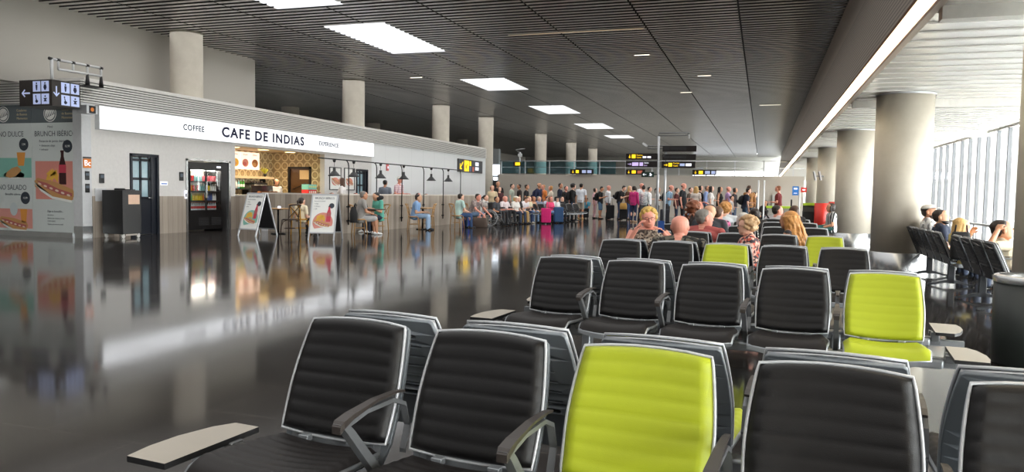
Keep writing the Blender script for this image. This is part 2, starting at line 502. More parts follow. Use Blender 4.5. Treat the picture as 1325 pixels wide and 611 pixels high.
# ------------------------------------------------------------------ concrete columns
t = NT('cast_concrete')
p = t.n('ShaderNodeBsdfPrincipled'); p.inputs['Roughness'].default_value = 0.5
tc = t.n('ShaderNodeTexCoord')
n1 = t.n('ShaderNodeTexNoise', i_Scale=2.2, i_Detail=8.0, i_Roughness=0.6); t.l(tc.outputs['Object'], n1.inputs['Vector'])
t.l(t.mix(n1.outputs['Fac'], lin((178, 170, 156)), lin((212, 205, 192))), p.inputs['Base Color'])
bp = t.n('ShaderNodeBump', i_Strength=0.15, i_Distance=0.01); t.l(n1.outputs['Fac'], bp.inputs['Height']); t.l(bp.outputs['Normal'], p.inputs['Normal'])
t.l(p.outputs[0], t.out.inputs[0])
m_conc = t.m
def column(x, y, r, z1, label, base=True, grp=None):
    c = thing('column', label, 'column', (x, y, 0), 0, grp, 'structure')
    b = MB(); b.lathe([(r, 0.0), (r, z1)], n=40); b.build('shaft', m_conc, c)
    if base:
        b = MB(); b.lathe([(r + .012, 0), (r + .012, .33), (r + .002, .335)], n=40, cap0=False, cap1=False); b.build('base_cladding', m_steel, c)
        b = MB(); b.lathe([(r + .02, z1 - .03), (r + .02, z1)], n=40, cap0=False, cap1=False); b.build('collar', m_silver, c)
    return c
rl_ = ['round concrete column at the right edge behind the waste bin', 'thick round concrete column beside the window seats', 'round concrete column behind the green chair, second along the aisle',
       'round concrete column carrying screens, third along the aisle', 'fourth round concrete column along the right aisle, mostly hidden', 'farthest round column of the right aisle']
for (x, y), lb in zip([(2.56, 7.55), (2.41, 15.46), (2.41, 23.2), (2.41, 30.95), (2.41, 38.7)], rl_): column(x, y, 0.48, 3.2, lb, True, 'columns of the right aisle')
ll_ = ['tall concrete column standing in front of the beige wall above the cafe', 'concrete column rising behind the end of the cafe sign', 'concrete column rising behind the cafe roof before the yellow sign',
       'round concrete column beside the seated crowd at the cafe end', 'concrete column behind the balustrade, first right of the big one', 'concrete column behind the balustrade, second right of the big one', 'farthest slim column behind the balustrade']
for y, lb in zip([19.25, 29.3, 38.7, 48.6, 58.5, 68.6, 78.0], ll_): column(-17.0 if y < 45 else (-16.75 if y < 50 else -17.0), y if y != 48.6 else 45.2, 0.475, CEIL, lb, False, 'tall columns on the left')
for (x, y), lb in zip([(-26.2, 38.0), (-26.4, 48.2), (-26.0, 64.0)], ['short visible top of a column far behind the cafe roof, leftmost', 'top of a column far behind the cafe roof, middle', 'far column half hidden beyond the cafe block']): column(x, y, 0.5, CEIL, lb, False, 'columns far behind the cafe')
# ------------------------------------------------------------------ cafe block
def planks(name, a, b, width, along='Y'):
    t = NT(name)
    p = t.n('ShaderNodeBsdfPrincipled'); p.inputs['Roughness'].default_value = 0.6
    tc = t.n('ShaderNodeTexCoord'); sx = t.n('ShaderNodeSeparateXYZ'); t.l(tc.outputs['Object'], sx.inputs[0])
    s = t.math('ADD', sx.outputs[0], sx.outputs[1])
    idx = t.math('FLOOR', t.math('DIVIDE', s, width))
    wn = t.n('ShaderNodeTexWhiteNoise', noise_dimensions='1D'); t.l(idx, wn.inputs['W'])
    cb = t.n('ShaderNodeCombineXYZ'); t.l(t.math('MULTIPLY', s, 22.0), cb.inputs[0]); t.l(wn.outputs['Value'], cb.inputs[1]); t.l(t.math('MULTIPLY', sx.outputs[2], 1.6), cb.inputs[2])
    nz = t.n('ShaderNodeTexNoise', i_Scale=1.0, i_Detail=4.0); t.l(cb.outputs[0], nz.inputs['Vector'])
    f = t.math('ADD', t.math('MULTIPLY', wn.outputs['Value'], 0.55), t.math('MULTIPLY', nz.outputs['Fac'], 0.5))
    c = t.mix(f, lin(a), lin(b))
    edge = t.math('LESS_THAN', t.math('FRACT', t.math('DIVIDE', s, width)), 0.05)
    t.l(t.mix(t.math('MULTIPLY', edge, 0.5), c, lin((70, 62, 55))), p.inputs['Base Color'])
    t.l(p.outputs[0], t.out.inputs[0])
    return t.m
m_plank = planks('grey_wood_planks', (128, 116, 104), (190, 178, 164), 0.19)
W = -16.0
m = MB()
def wallseg(y0, y1, z0, z1): m.bx(W - 0.2, W, y0, y1, z0, z1)
TOP = 3.36
wallseg(14.75, 15.98, 0, TOP); wallseg(15.98, 17.02, 2.2, TOP); wallseg(17.02, 18.05, 0, TOP); wallseg(18.05, 19.97, 2.14, TOP)
wallseg(19.97, 20.23, 0, TOP); wallseg(20.23, 25.43, 2.66, TOP); wallseg(25.43, 27.8, 0, TOP); wallseg(27.8, 28.8, 2.2, TOP); wallseg(28.8, 29.1, 0, TOP)
struct(m.build('wall_cafe', m_wallgrey), 'pale grey cafe front wall under the white sign')
t = NT('white_wall_panels')
p = t.n('ShaderNodeBsdfPrincipled'); p.inputs['Roughness'].default_value = 0.45
tc = t.n('ShaderNodeTexCoord'); sx = t.n('ShaderNodeSeparateXYZ'); t.l(tc.outputs['Object'], sx.inputs[0])
e = t.math('LESS_THAN', t.math('FRACT', t.math('DIVIDE', sx.outputs[1], 1.32)), 0.012)
t.l(t.mix(t.math('MULTIPLY', e, 0.4), lin((226, 227, 228)), lin((150, 152, 155))), p.inputs['Base Color'])
t.l(p.outputs[0], t.out.inputs[0]); m_wpanel = t.m
m = MB(); m.bx(W - .2, W, 29.1, 43.2, 0, TOP); m.bx(-22, W - .2, 43.0, 43.2, 0, 3.9)
struct(m.build('wall_panelled', m_wpanel), 'white panelled wall behind the cafe seating')
m = MB(); m.bx(-22, W - .25, 14.5, 14.7, 0, TOP)
struct(m.build('wall_poster', mat('poster_wall_grey', (206, 208, 208), 0.5)), 'end wall of the cafe block carrying the food posters')
m = MB(); m.bx(-22, W, 14.6, 43.2, 3.9, 3.98); m.bx(-22, W - .22, 14.8, 43.1, 3.3, 3.36)
struct(m.build('trim_roof', m_wallgrey))
# corner pillar
m = MB(); m.bx(W - .25, W + .03, 14.47, 14.75, .3, TOP); m.bx(W - .25, W + .035, 14.46, 14.76, 0, .3, 1)
struct(m.build('trim_pillar', [m_white, m_steel]), 'white corner pillar with a steel foot beside the posters')
# louvre band
m_louv = mat('louvre_grey', (222, 220, 216), 0.45, 0.05)
m = MB()
for k in range(9):
    z = TOP + 0.03 + k * 0.063
    m.box((W + .03, (14.5 + 43.2) / 2, z), (0.05, 28.7, 0.04)); m.box(((-22 + W) / 2 - .0, 14.47, z), (6.1, 0.05, 0.04))
m.bx(W - .1, W - .02, 14.6, 43.2, TOP, 3.9, 1); m.bx(-22, W - .05, 14.55, 14.62, TOP, 3.9, 1)
struct(m.build('trim_louvre', [m_louv, m_dark]), 'band of horizontal metal louvres along the cafe roof edge')
# wood plank dado
m = MB(); 
for a, b in ((14.78, 15.98), (17.02, 18.03), (19.99, 20.22)): m.bx(W, W + .015, a, b, 0.0, 1.05)
struct(m.build('trim_dado', m_plank), 'grey wood plank dado along the cafe front')
m = MB(); m.bx(-22, W - .26, 14.44, 14.5, 0, .13)
struct(m.build('baseboard_poster', m_steel), 'steel skirting below the food posters')

# illuminated fascia sign
fs = thing('fascia_sign', 'long white illuminated cafe sign with dark blue lettering', 'sign', (W, 14.9, 2.73))
m = MB(); m.bx(0.0, .14, 0, 14.15, 0, .6); m.build('housing', m_white, fs)
m = MB(); m.bx(.14, .15, .02, 14.13, .02, .58); m.build('light_panel', emis('sign_light', (250, 252, 255), .75), fs)
m = MB(); m.bx(.15, .153, .35, 13.9, .53, .537); m.bx(.15, .153, .35, 13.9, .07, .077); m.build('border_line', m_inkgrey, fs)
def ysign(u_y, z, body, size, mm, bold=0.0, xs=1.0, sp=1.0):
    text(body, size, (.155, u_y, z), FACE_RIGHT, mm, fs, 'lettering', 0.002, 'CENTER', bold, xs, sp)
ysign(21.62 - 14.9, .29, 'CAFE DE INDIAS', .42, m_ink, .016, 1.22, 1.2)
ysign(18.22 - 14.9, .30, 'COFFEE', .23, mat('slate_ink', (44, 56, 72), .6), .008, 1.02, 1.1)
ysign(25.48 - 14.9, .30, 'EXPERIENCE', .22, mat('slate_ink', (44, 56, 72), .6), .008, 1.05, 1.1)

# ------------------------------------------------------------------ posters on the end wall (flat prints)
P = {n: mat('print_' + n, c, 0.6, var=0.02) for n, c in dict(paper=(206, 212, 210), slate=(92, 100, 104), coral=(214, 140, 128), mint=(128, 184, 170), salmon=(216, 150, 140), ink=(66, 72, 84), bread=(196, 146, 92), crust=(160, 104, 62),
     ham=(176, 92, 92), cream=(228, 206, 190), crisp=(226, 176, 66), cola=(58, 24, 26), colared=(196, 62, 82), juice=(226, 152, 70), glass=(196, 206, 208), tan=(206, 190, 150), white=(236, 236, 232), green=(120, 160, 70), pink=(226, 190, 180), badge=(48, 56, 66)).items()}
def flat(name, pts, M, m_, par, th=0.002):
    q = MB(); q.prism(pts, th, M); return q.build(name, m_, par)
def disc(cx, cz, rx, rz, n=18, a0=0, a1=360):
    full = abs(a1 - a0) >= 360
    k = n if full else n + 1
    return [(cx + rx * math.cos(R(a0 + (a1 - a0) * i / n)), cz + rz * math.sin(R(a0 + (a1 - a0) * i / n))) for i in range(k)]
def rect(x0, x1, z0, z1): return [(x0, z0), (x1, z0), (x1, z1), (x0, z1)]
def roty(pts, cx, cz, a):
    c, s = math.cos(R(a)), math.sin(R(a))
    return [(cx + (x - cx) * c - (z - cz) * s, cz + (x - cx) * s + (z - cz) * c) for x, z in pts]
def sandwich(par, B, cx, cz, L, ang):
    def LN(k): return B @ Matrix.Translation((0, -0.002 * k, 0))
    flat('bread', roty([(cx - L / 2, cz), (cx - L * .46, cz - L * .10), (cx, cz - L * .16), (cx + L * .46, cz - L * .10), (cx + L / 2, cz + .02), (cx + L * .44, cz + L * .1), (cx, cz + L * .12), (cx - L * .44, cz + L * .08)], cx, cz, ang), LN(1), P['bread'], par)
    flat('filling', roty([(cx - L * .46, cz + L * .03), (cx - L * .2, cz - L * .05), (cx + L * .2, cz - L * .07), (cx + L * .45, cz - L * .03), (cx + L * .44, cz + L * .03), (cx + L * .1, cz + L * .02), (cx - L * .2, cz + L * .045)], cx, cz, ang), LN(2), P['ham'], par)
    for k in range(6):
        x = cx - L * .36 + k * L * .145
        flat('filling_light', roty(disc(x, cz - L * .015 - .004 * k, L * .045, L * .02, 8), cx, cz, ang), LN(3), P['cream'], par)
    flat('paper_edge', roty([(cx - L / 2, cz - .01), (cx - L * .3, cz - L * .14), (cx, cz - L * .2), (cx + L * .48, cz - L * .14), (cx + L * .46, cz - L * .10), (cx, cz - L * .155), (cx - L * .44, cz - L * .07)], cx, cz, ang), LN(3), P['white'], par)
def bottle_print(par, B, cx, cz, h, body, lab):
    def LN(k): return B @ Matrix.Translation((0, -0.002 * k, 0))
    r = h * .135
    flat('bottle', [(cx - r, cz), (cx + r, cz), (cx + r, cz + h * .55), (cx + r * .42, cz + h * .82), (cx + r * .42, cz + h * .95), (cx - r * .42, cz + h * .95), (cx - r * .42, cz + h * .82), (cx - r, cz + h * .55)], LN(1), body, par)
    flat('bottle_label', rect(cx - r, cx + r, cz + h * .34, cz + h * .58), LN(2), lab, par)
    flat('bottle_cap', rect(cx - r * .5, cx + r * .5, cz + h * .94, cz + h), LN(2), P['cola'], par)
def crisps(par, B, cx, cz, s):
    def LN(k): return B @ Matrix.Translation((0, -0.002 * k, 0))
    for k, (dx, dz, a) in enumerate([(-.5, 0, 10), (0, .1, 50), (.5, 0, 80), (.1, .5, 20), (-.3, .45, -20), (.4, .4, 100)]):
        flat('crisp', roty([(cx + dx * s - s * .4, cz + dz * s - s * .25), (cx + dx * s + s * .4, cz + dz * s - s * .2), (cx + dx * s + s * .05, cz + dz * s + s * .4)], cx + dx * s, cz + dz * s, a), LN(1 + k % 2), P['crisp'], par)
def tx(par, B, x, z, body, size, m_, align='CENTER', k=2, bold=0.0, xs=1.0):
    o = text(body, size, (0, 0, 0), FACE_CAM, m_, par, 'lettering', 0.0006, align, bold, xs)
    v = B @ Vector((x, -0.002 * k, z)); o.location = v
    o.rotation_euler = (B.to_3x3() @ Euler(FACE_CAM).to_matrix()).to_euler()
    return o
def emblem(par, B, cx, cz, r):
    flat('emblem', disc(cx, cz, r, r, 24), B @ Matrix.Translation((0, -.002, 0)), P['white'], par)
    flat('emblem_ring', disc(cx, cz, r * .9, r * .9, 24), B @ Matrix.Translation((0, -.003, 0)), P['slate'], par)
    flat('emblem_disc', disc(cx, cz, r * .76, r * .76, 24), B @ Matrix.Translation((0, -.004, 0)), P['white'], par)
    for k in range(5):
        flat('emblem_mark', roty([(cx - r * .62 + k * r * .28, cz - r * .32), (cx - r * .44 + k * r * .28, cz - r * .32), (cx - r * .52 + k * r * .28, cz + r * .34)], cx, cz, 20), B @ Matrix.Translation((0, -.005, 0)), P['slate'], par)
def wall_poster(x0, x1, label):
    po = thing('wall_poster', label, 'poster', (x0, 14.488, .13), 0, 'food posters on the cafe end wall')
    w_ = x1 - x0; I = Matrix.Identity(4)
    flat('sheet', rect(0, w_, 0, 2.74), Matrix.Translation((0, .004, 0)), P['paper'], po, .008)
    flat('header_band', rect(0, w_, 2.74, 3.2), Matrix.Translation((0, .004, 0)), P['slate'], po, .008)
    return po, w_, I
# right poster, x -17.45 .. -16.27
po, w_, I = wall_poster(-17.62, -16.27, 'food poster with a ham sandwich and cola beside the white corner pillar')
emblem(po, I, .62, 2.97, .21)
for k, s_ in enumerate(('Cuaderno', 'de Buenos', 'Momentos')): tx(po, I, 1.0, 3.06 - .1 * k, s_, .085, P['tan'], 'LEFT')
tx(po, I, .78, 2.46, 'BRUNCH IBÉRICO', .19, P['ink'], 'CENTER', 2, 0.0, .9)
tx(po, I, .62, 2.64, 'Menú', .08, P['ink'])
tx(po, I, .25, 2.28, 'Focaccia de jamón ibérico', .085, P['ink'], 'LEFT'); tx(po, I, .25, 2.17, '+ desayuno chips', .075, P['ink'], 'LEFT'); tx(po, I, .25, 2.07, '+ refresco', .07, P['ink'], 'LEFT')
flat('price_badge', disc(1.17, 2.15, .16, .16), I, P['badge'], po); tx(po, I, 1.17, 2.15, '15,99', .075, P['white'])
flat('colour_block', rect(.1, 1.33, .82, 1.78), I, P['coral'], po)
sandwich(po, Matrix.Translation((0, -.002, 0)), .72, 1.1, 1.36, -15)
bottle_print(po, I, 1.0, 1.2, .85, P['cola'], P['colared']); crisps(po, I, .66, 1.36, .27)
tx(po, I, .48, .52, 'Elige tu bocadillo...', .07, P['ink'], 'LEFT')
for k, s_ in enumerate(('BRUNCH', 'Ibérico con tomate y aceite', 'CON NUEZ', 'Queso con nueces y miel')): tx(po, I, .48, .42 - .075 * k, s_, .05, P['ink'], 'LEFT')
# left poster
po, w_, I = wall_poster(-19.4, -17.63, 'food poster with croissant and orange juice at the left edge of the photo')
emblem(po, I, .82, 2.97, .2)
for k, s_ in enumerate(('Cuaderno', 'de Buenos', 'Momentos')): tx(po, I, 1.28, 3.06 - .1 * k, s_, .085, P['tan'], 'LEFT')
tx(po, I, .76, 2.46, 'DESAYUNO DULCE', .19, P['ink'], 'CENTER', 2, 0.0, .9)
flat('price_badge', disc(1.5, 2.2, .16, .16), I, P['badge'], po); tx(po, I, 1.5, 2.2, '7,99', .07, P['white'])
flat('colour_block', rect(.4, 1.75, 1.36, 1.86), I, P['mint'], po)
flat('plate', disc(1.15, 1.42, .36, .1), I, P['white'], po); flat('croissant', roty([(.85, 1.42), (1.0, 1.36), (1.2, 1.38), (1.42, 1.5), (1.3, 1.62), (1.1, 1.6), (.92, 1.52)], 1.1, 1.45, 8), Matrix.Translation((0, -.003, 0)), P['bread'], po)
flat('juice_glass', [(1.3, 1.66), (1.5, 1.66), (1.55, 2.0), (1.26, 2.0)], Matrix.Translation((0, -.003, 0)), P['juice'], po)
tx(po, I, .77, 1.1, 'DESAYUNO SALADO', .19, P['ink'], 'CENTER', 2, 0.0, .9)
flat('price_badge', disc(1.52, .84, .16, .16), I, P['badge'], po); tx(po, I, 1.52, .84, '12,99', .07, P['white'])
tx(po, I, 1.1, .93, 'Bocadillo caliente', .075, P['ink'])
flat('colour_block', rect(.4, 1.75, .0 + .06, .56), I, P['salmon'], po)
sandwich(po, Matrix.Translation((0, -.002, 0)), 1.1, .2, 1.0, -10)
flat('juice_glass', [(1.38, .22), (1.54, .22), (1.58, .56), (1.34, .56)], Matrix.Translation((0, -.004, 0)), P['juice'], po)
flat('coffee_cup', disc(1.12, .55, .13, .17), Matrix.Translation((0, -.004, 0)), P['glass'], po)

# ------------------------------------------------------------------ corner direction sign on its pipe bracket
hs = thing('hanging_sign', 'dark corner sign with white toilet pictograms above the posters', 'sign', (-15.62, 13.37, 3.14))
m = MB(); m.bx(-1.0, 0, 0, .76, 0, .6); m.build('box', mat('sign_dark_brown', (44, 38, 36), 0.4), hs)
def picto_set(B, sgn):
    for k, (cx, cz) in enumerate([(.16, .45), (.42, .45), (.16, .16), (.42, .16)]):
        flat('pictogram', rect(cx - .115, cx + .115, cz - .12, cz + .12), B, m_pictoblue, hs)
        D = B @ Matrix.Translation((0, -.002, 0))
        if k < 2:
            flat('figure_head', disc(cx, cz + .07, .022, .022, 10), D, m_ink, hs)
            flat('figure_body', [(cx - .03, cz + .04), (cx + .03, cz + .04), (cx + (.05 if k else .025), cz - .03), (cx + .015, cz - .09), (cx - .015, cz - .09), (cx - (.05 if k else .025), cz - .03)], D, m_ink, hs)
        elif k == 2:
            flat('figure_head', disc(cx - .03, cz + .07, .02, .02, 10), D, m_ink, hs)
            flat('figure_body', [(cx - .04, cz + .045), (cx - .015, cz + .045), (cx, cz - .01), (cx + .05, cz - .05), (cx + .035, cz - .06), (cx - .02, cz - .03)], D, m_ink, hs)
            flat('figure_wheel', disc(cx - .005, cz - .05, .04, .04, 12, 120, 380), D, m_ink, hs)
        else:
            flat('figure_head', disc(cx, cz + .06, .022, .022, 10), D, m_ink, hs)
            flat('figure_body', [(cx - .06, cz + .02), (cx + .06, cz + .02), (cx + .02, cz - .02), (cx + .05, cz - .06), (cx - .05, cz - .06), (cx - .02, cz - .02)], D, m_ink, hs)
def arrow(B, cx, cz, s, ang, mm, par):
    flat('arrow', roty([(cx - s, cz), (cx - s * .3, cz + s * .7), (cx - s * .1, cz + s * .55), (cx - s * .5, cz + s * .14), (cx + s, cz + s * .14), (cx + s, cz - s * .14), (cx - s * .5, cz - s * .14), (cx - s * .1, cz - s * .55), (cx - s * .3, cz - s * .7)], cx, cz, ang), B, mm, par)
BL = Matrix.Translation((-.62, -.002, 0)); arrow(Matrix.Translation((-1, -.002, 0)), .2, .3, .13, 0, m_pictoblue, hs); picto_set(BL, 1)
BR = Matrix.Translation((.002, .14, 0)) @ Matrix.Rotation(R(90), 4, 'Z')
arrow(Matrix.Translation((.002, 0, 0)) @ Matrix.Rotation(R(90), 4, 'Z'), .12, .34, .12, 90, m_pictoblue, hs)
picto_set(BR @ Matrix.Translation((.06, 0, 0)), 1)
br_ = thing('pipe_bracket', 'white pipe bracket frame standing on the roof above the corner sign', 'bracket', (-15.62, 13.3, 3.745))
m = MB()
m.cyl((0, .08, 0), (0, .08, .46), .035, 10); m.cyl((0, .05, .46), (0, 1.45, .47), .03, 10); m.cyl((0, .25, .25), (0, 1.45, .27), .03, 10)
for yy in (.25, .65, 1.05, 1.45): m.cyl((0, yy, .25), (0, yy, .46), .026, 8)
m.build('frame', m_white, br_)
m = MB()
for yy in (1.05, 1.45): m.cone((0, yy, .0), (0, yy, .26), .055, .03, 10, 0, False); 
m.bx(-.45, .03, 1.0, 1.5, -.02, .0)
m.build('foot', m_blackpl, br_)
for yy in (.05, .25, .65, 1.05, 1.45):
    m = MB(); m.cyl((0, yy - .04, .465), (0, yy + .04, .465), .036, 10); m.build('clamp', m_black, br_)

# small things on the corner pillar and front wall (all fixed to the wall)
def wallplate(name, label, cat, y0, y1, z0, z1, mm, th=.03, x=W, grp=None):
    o = thing(name, label, cat, (x, (y0 + y1) / 2, (z0 + z1) / 2), 0, grp)
    q = MB(); q.box((th / 2, 0, 0), (th, y1 - y0, z1 - z0), 0, None, .004); q.build('plate', mm, o)
    return o
PX = W + .03
o = wallplate('gate_sign', 'small orange Bc sign on the white corner pillar', 'sign', 14.5, 14.73, 1.75, 1.98, m_orange, .02, PX)
q = MB(); q.box((.012, 0, .14), (.02, .23, .035)); q.build('top_strip', m_blackpl, o)
text('Bc', .2, (.022, 0, 0), FACE_RIGHT, m_signwhite, o)
for z0, lb in ((1.45, 'upper small dark instruction plate under the orange sign'), (1.14, 'lower small dark instruction plate under the orange sign')):
    o = wallplate('instruction_plate', lb, 'plate', 14.55, 14.68, z0, z0 + .22, m_blackpl, .012, PX)
    q = MB(); q.box((.0135, 0, .03), (.003, .1, .06)); q.build('print', m_inkgrey, o)
o = wallplate('wall_mounted_reader', 'dark access reader on the wall left of the black trolley bin', 'reader', 15.0, 15.14, 1.38, 1.62, m_blackpl, .03)
q = MB(); q.box((.032, 0, .05), (.004, .1, .08)); q.build('screen', m_inkgrey, o)
o = wallplate('wall_panel_box', 'square white access panel on the cafe wall above the trolley bin', 'panel', 14.86, 15.2, .92, 1.25, m_white, .02)
o = wallplate('wall_sign_notice', 'small blue and white notice right of the dark door', 'notice', 17.06, 17.32, 1.36, 1.46, m_signwhite, .01)
q = MB(); q.box((.011, 0, -.01), (.003, .22, .035)); q.build('print', mat('notice_blue', (60, 110, 180), .5), o)
o = wallplate('wall_mounted_reader', 'small dark reader on the wall left of the drinks fridge', 'reader', 17.78, 17.93, 1.5, 1.75, m_blackpl, .03)
q = MB(); q.box((.032, 0, .03), (.004, .11, .1)); q.build('screen', m_inkgrey, o)
ex = thing('exit_sign_box', 'small black box with a yellow disc at the left end of the cafe sign', 'sign', (W + .03, 14.5, 3.17), 0)
q = MB(); q.bx(.0, .32, -.16, .16, -.1, .1); q.build('housing', m_silver, ex)
q = MB(); q.bx(.32, .325, -.09, .1, -.09, .09); q.build('face', m_blackpl, ex)
flat('symbol', disc(0, 0, .05, .05, 14), Matrix.Translation((.327, 0, 0)) @ Matrix.Rotation(R(90), 4, 'Z'), m_orange, ex)

# ------------------------------------------------------------------ doors in the cafe front
def paned_door(nm, y0, y1, zt, label):
    root = struct(link(nm, None, None, (W - .08, y0, 0)), label)
    w_ = y1 - y0
    q = MB(); q.bx(-.06, .1, 0, .07, 0, zt); q.bx(-.06, .1, w_ - .07, w_, 0, zt); q.bx(-.06, .1, 0, w_, zt - .07, zt); q.build('door_frame', m_darkblue, root)
    q = MB(); a, b = .07, w_ - .24
    mid = (a + b) / 2
    for p0, p1 in ((a, a + .07), (mid - .03, mid + .03), (b - .07, b)): q.bx(-.03, .03, p0, p1, 1.0, zt - .07)
    for z in (1.0, 1.52, zt - .16): q.bx(-.03, .03, a, b, z - .035, z + .035)
    q.bx(-.03, .03, a, b, 0.01, 1.0); q.bx(-.04, .05, b, w_ - .07, 0.01, zt - .07)
    q.build('door_leaf', m_darkblue, root)
    q = MB(); q.bx(-.01, .0, a, b, 1.0, zt - .1); q.build('pane', mat('frosted_pane', (150, 178, 188), 0.12, 0.0), root)
    q = MB(); q.cyl((.03, b - .04, 1.0), (.1, b - .04, 1.0), .018, 8); q.cyl((.1, b - .04, 1.0), (.1, b - .16, 1.0), .015, 8); q.build('door_handle', m_steel, root)
    return root
paned_door('door_2', 16.0, 17.0, 2.19, 'dark paned door left of the drinks fridge')
paned_door('door_3', 27.82, 28.79, 2.18, 'dark paned door behind the pendant lamps')

# ------------------------------------------------------------------ drinks fridge
FY0, FY1 = 18.12, 19.62
fg = thing('drinks_fridge', 'tall black drinks fridge with lit glass doors set in the cafe wall', 'fridge', (W, FY0, 0))
fw = FY1 - FY0
q = MB()
q.bx(-.75, -.0, 0, .06, .05, 2.05); q.bx(-.75, 0, fw - .06, fw, .05, 2.05); q.bx(-.75, .02, 0, fw, 1.86, 2.06); q.bx(-.75, .02, 0, fw, .05, .60); q.bx(-.75, -.7, 0, fw, .6, 1.86)
q.build('cabinet', mat('fridge_black', (18, 18, 20), 0.3), fg)
for k in (0, 1):
    a = .06 + k * (fw - .12) / 2; b = a + (fw - .12) / 2
    q = MB(); q.bx(.0, .03, a, a + .03, .6, 1.86); q.bx(0, .03, b - .03, b, .6, 1.86); q.bx(0, .03, a, b, .6, .63); q.bx(0, .03, a, b, 1.83, 1.86)
    d_ = q.build('door', mat('fridge_black', (18, 18, 20)), fg)
    q = MB(); q.bx(.012, .016, a + .03, b - .03, .63, 1.83); q.build('pane', m_glass, d_)
    q = MB(); q.bx(.03, .06, (b - .03 if k == 0 else a + .005), (b - .01 if k == 0 else a + .025), 1.0, 1.5); q.build('handle', m_steel, d_)
for z in (.63, .92, 1.21, 1.5):
    q = MB(); q.bx(-.65, -.06, .07, fw - .07, z - .015, z); q.build('shelf', m_silver, fg)
    q = MB(); q.bx(-.06, -.05, .07, fw - .07, z - .045, z + .005); q.build('price_rail', m_blackpl, fg)
q = MB(); q.bx(-.3, -.2, .1, fw - .1, 1.82, 1.85); q.build('lamp_tube', emis('fridge_lamp', (255, 248, 235), 16.0), fg)
for k in (0, 1):
    q = MB()
    for j in range(5): q.bx(.02, .03, .42 + k * .55, .85 + k * .55, .18 + j * .05, .2 + j * .05)
    q.build('vent_grille', mat('vent_grey', (60, 60, 62), .5), fg)
q = MB(); q.bx(.02, .028, fw - .28, fw - .1, 1.92, 1.97); q.build('badge', m_signwhite, fg)
q = MB(); q.bx(-.04, .0, .12, .24, .33, .37); q.build('switch', m_signwhite, fg)
m = MB(); m.bx(W - .02, W + .03, 18.04, 18.11, 0, 2.14); m.bx(W - .02, W + .03, 19.9, 19.98, 0, 2.14); m.bx(W - .02, W + .03, 18.04, 19.98, 2.1, 2.16); m.bx(W - .9, W - .02, 19.63, 19.92, 0, 2.1, 1)
struct(m.build('trim_fridge', [m_steel, m_blackpl]), 'steel frame around the fridge recess')
pd_ = thing('wall_sign_sticker', 'small white sticker plate on the left edge of the fridge recess', 'sticker', (W + .03, 18.0, 1.1))
q = MB(); q.box((.01, 0, 0), (.02, .09, .24), 0, None, .006); q.build('plate', m_signwhite, pd_)
q = MB(); q.box((.022, 0, -.02), (.004, .05, .1)); q.build('mark', m_blackpl, pd_)
# bottles and cans, one object each
def bottle_mesh(nm, body, cap, h=.2, r=.03):
    q = MB(); q.lathe([(r * .9, 0), (r, .01), (r, h * .58), (r * .38, h * .82), (r * .38, h * .9)], n=10, mi=0); q.lathe([(r * .44, h * .9), (r * .44, h)], n=10, mi=1)
    q.lathe([(r * 1.02, h * .2), (r * 1.02, h * .5)], n=10, mi=2, cap0=False, cap1=False)
    return q.build(nm, [body, cap, cap], mesh_only=True)
def can_mesh(nm, body):
    q = MB(); q.lathe([(.026, 0), (.03, .01), (.03, .15), (.025, .165)], n=10, mi=0); q.lathe([(.024, .165), (.024, .168)], n=10, mi=1)
    return q.build(nm, [body, m_steel], mesh_only=True)
bc = {n: mat('drink_' + n, c, 0.25, var=0.02) for n, c in dict(red=(206, 34, 40), pink=(226, 96, 110), teal=(120, 186, 186), yellow=(226, 196, 40), orange=(226, 130, 30), green=(70, 150, 60), blue=(70, 96, 160), white=(226, 226, 226), water=(196, 206, 214), brown=(110, 70, 40)).items()}
rows = [(1.5, [('can', 'red')] * 4 + [('bottle', 'teal')] * 4 + [('can', 'pink')] * 7, 'cans and bottles on the top fridge shelf', 'drinks can or bottle on the top shelf of the fridge'),
        (1.21, [('can', 'orange'), ('can', 'red'), ('can', 'orange'), ('can', 'red'), ('can', 'brown'), ('can', 'red')] + [('bottle', 'teal')] * 3 + [('can', 'yellow')] * 2 + [('bottle', 'white')] * 3, 'drinks on the second fridge shelf', 'drinks can or bottle on the second shelf of the fridge'),
        (.92, [('bottle', 'green')] * 3 + [('bottle', 'yellow')] * 5 + [('bottle', 'orange')] + [('bottle', 'blue')] * 4 + [('bottle', 'white')] * 2, 'juice bottles on the third fridge shelf', 'juice bottle on the third shelf of the fridge'),
        (.63, [('water', 'red')] * 14, 'water bottles on the bottom fridge shelf', 'clear red capped water bottle on the lowest shelf of the fridge')]
bm_cache = {}
for z, items, grp, lb in rows:
    n = len(items)
    for k, (kd, c) in enumerate(items):
        key = (kd, c)
        if key not in bm_cache:
            bm_cache[key] = can_mesh('drinks_can', bc[c]) if kd == 'can' else bottle_mesh('drinks_bottle', bc['water'] if kd == 'water' else bc[c], bc[c], .24 if kd == 'water' else .21)
        o = link('drinks_can' if kd == 'can' else 'drinks_bottle', bm_cache[key], None, (W - .16, FY0 + .14 + (fw - .28) * k / (n - 1), z))
        lbl = {'can': '%s can' % c, 'bottle': '%s bottle' % c, 'water': 'red capped water bottle'}[kd]
        tag(o, lbl + ' standing on the ' + {1.5: 'top', 1.21: 'second', .92: 'third', .63: 'lowest'}[z] + ' shelf of the drinks fridge', 'can' if kd == 'can' else 'bottle', grp + ', ' + c)

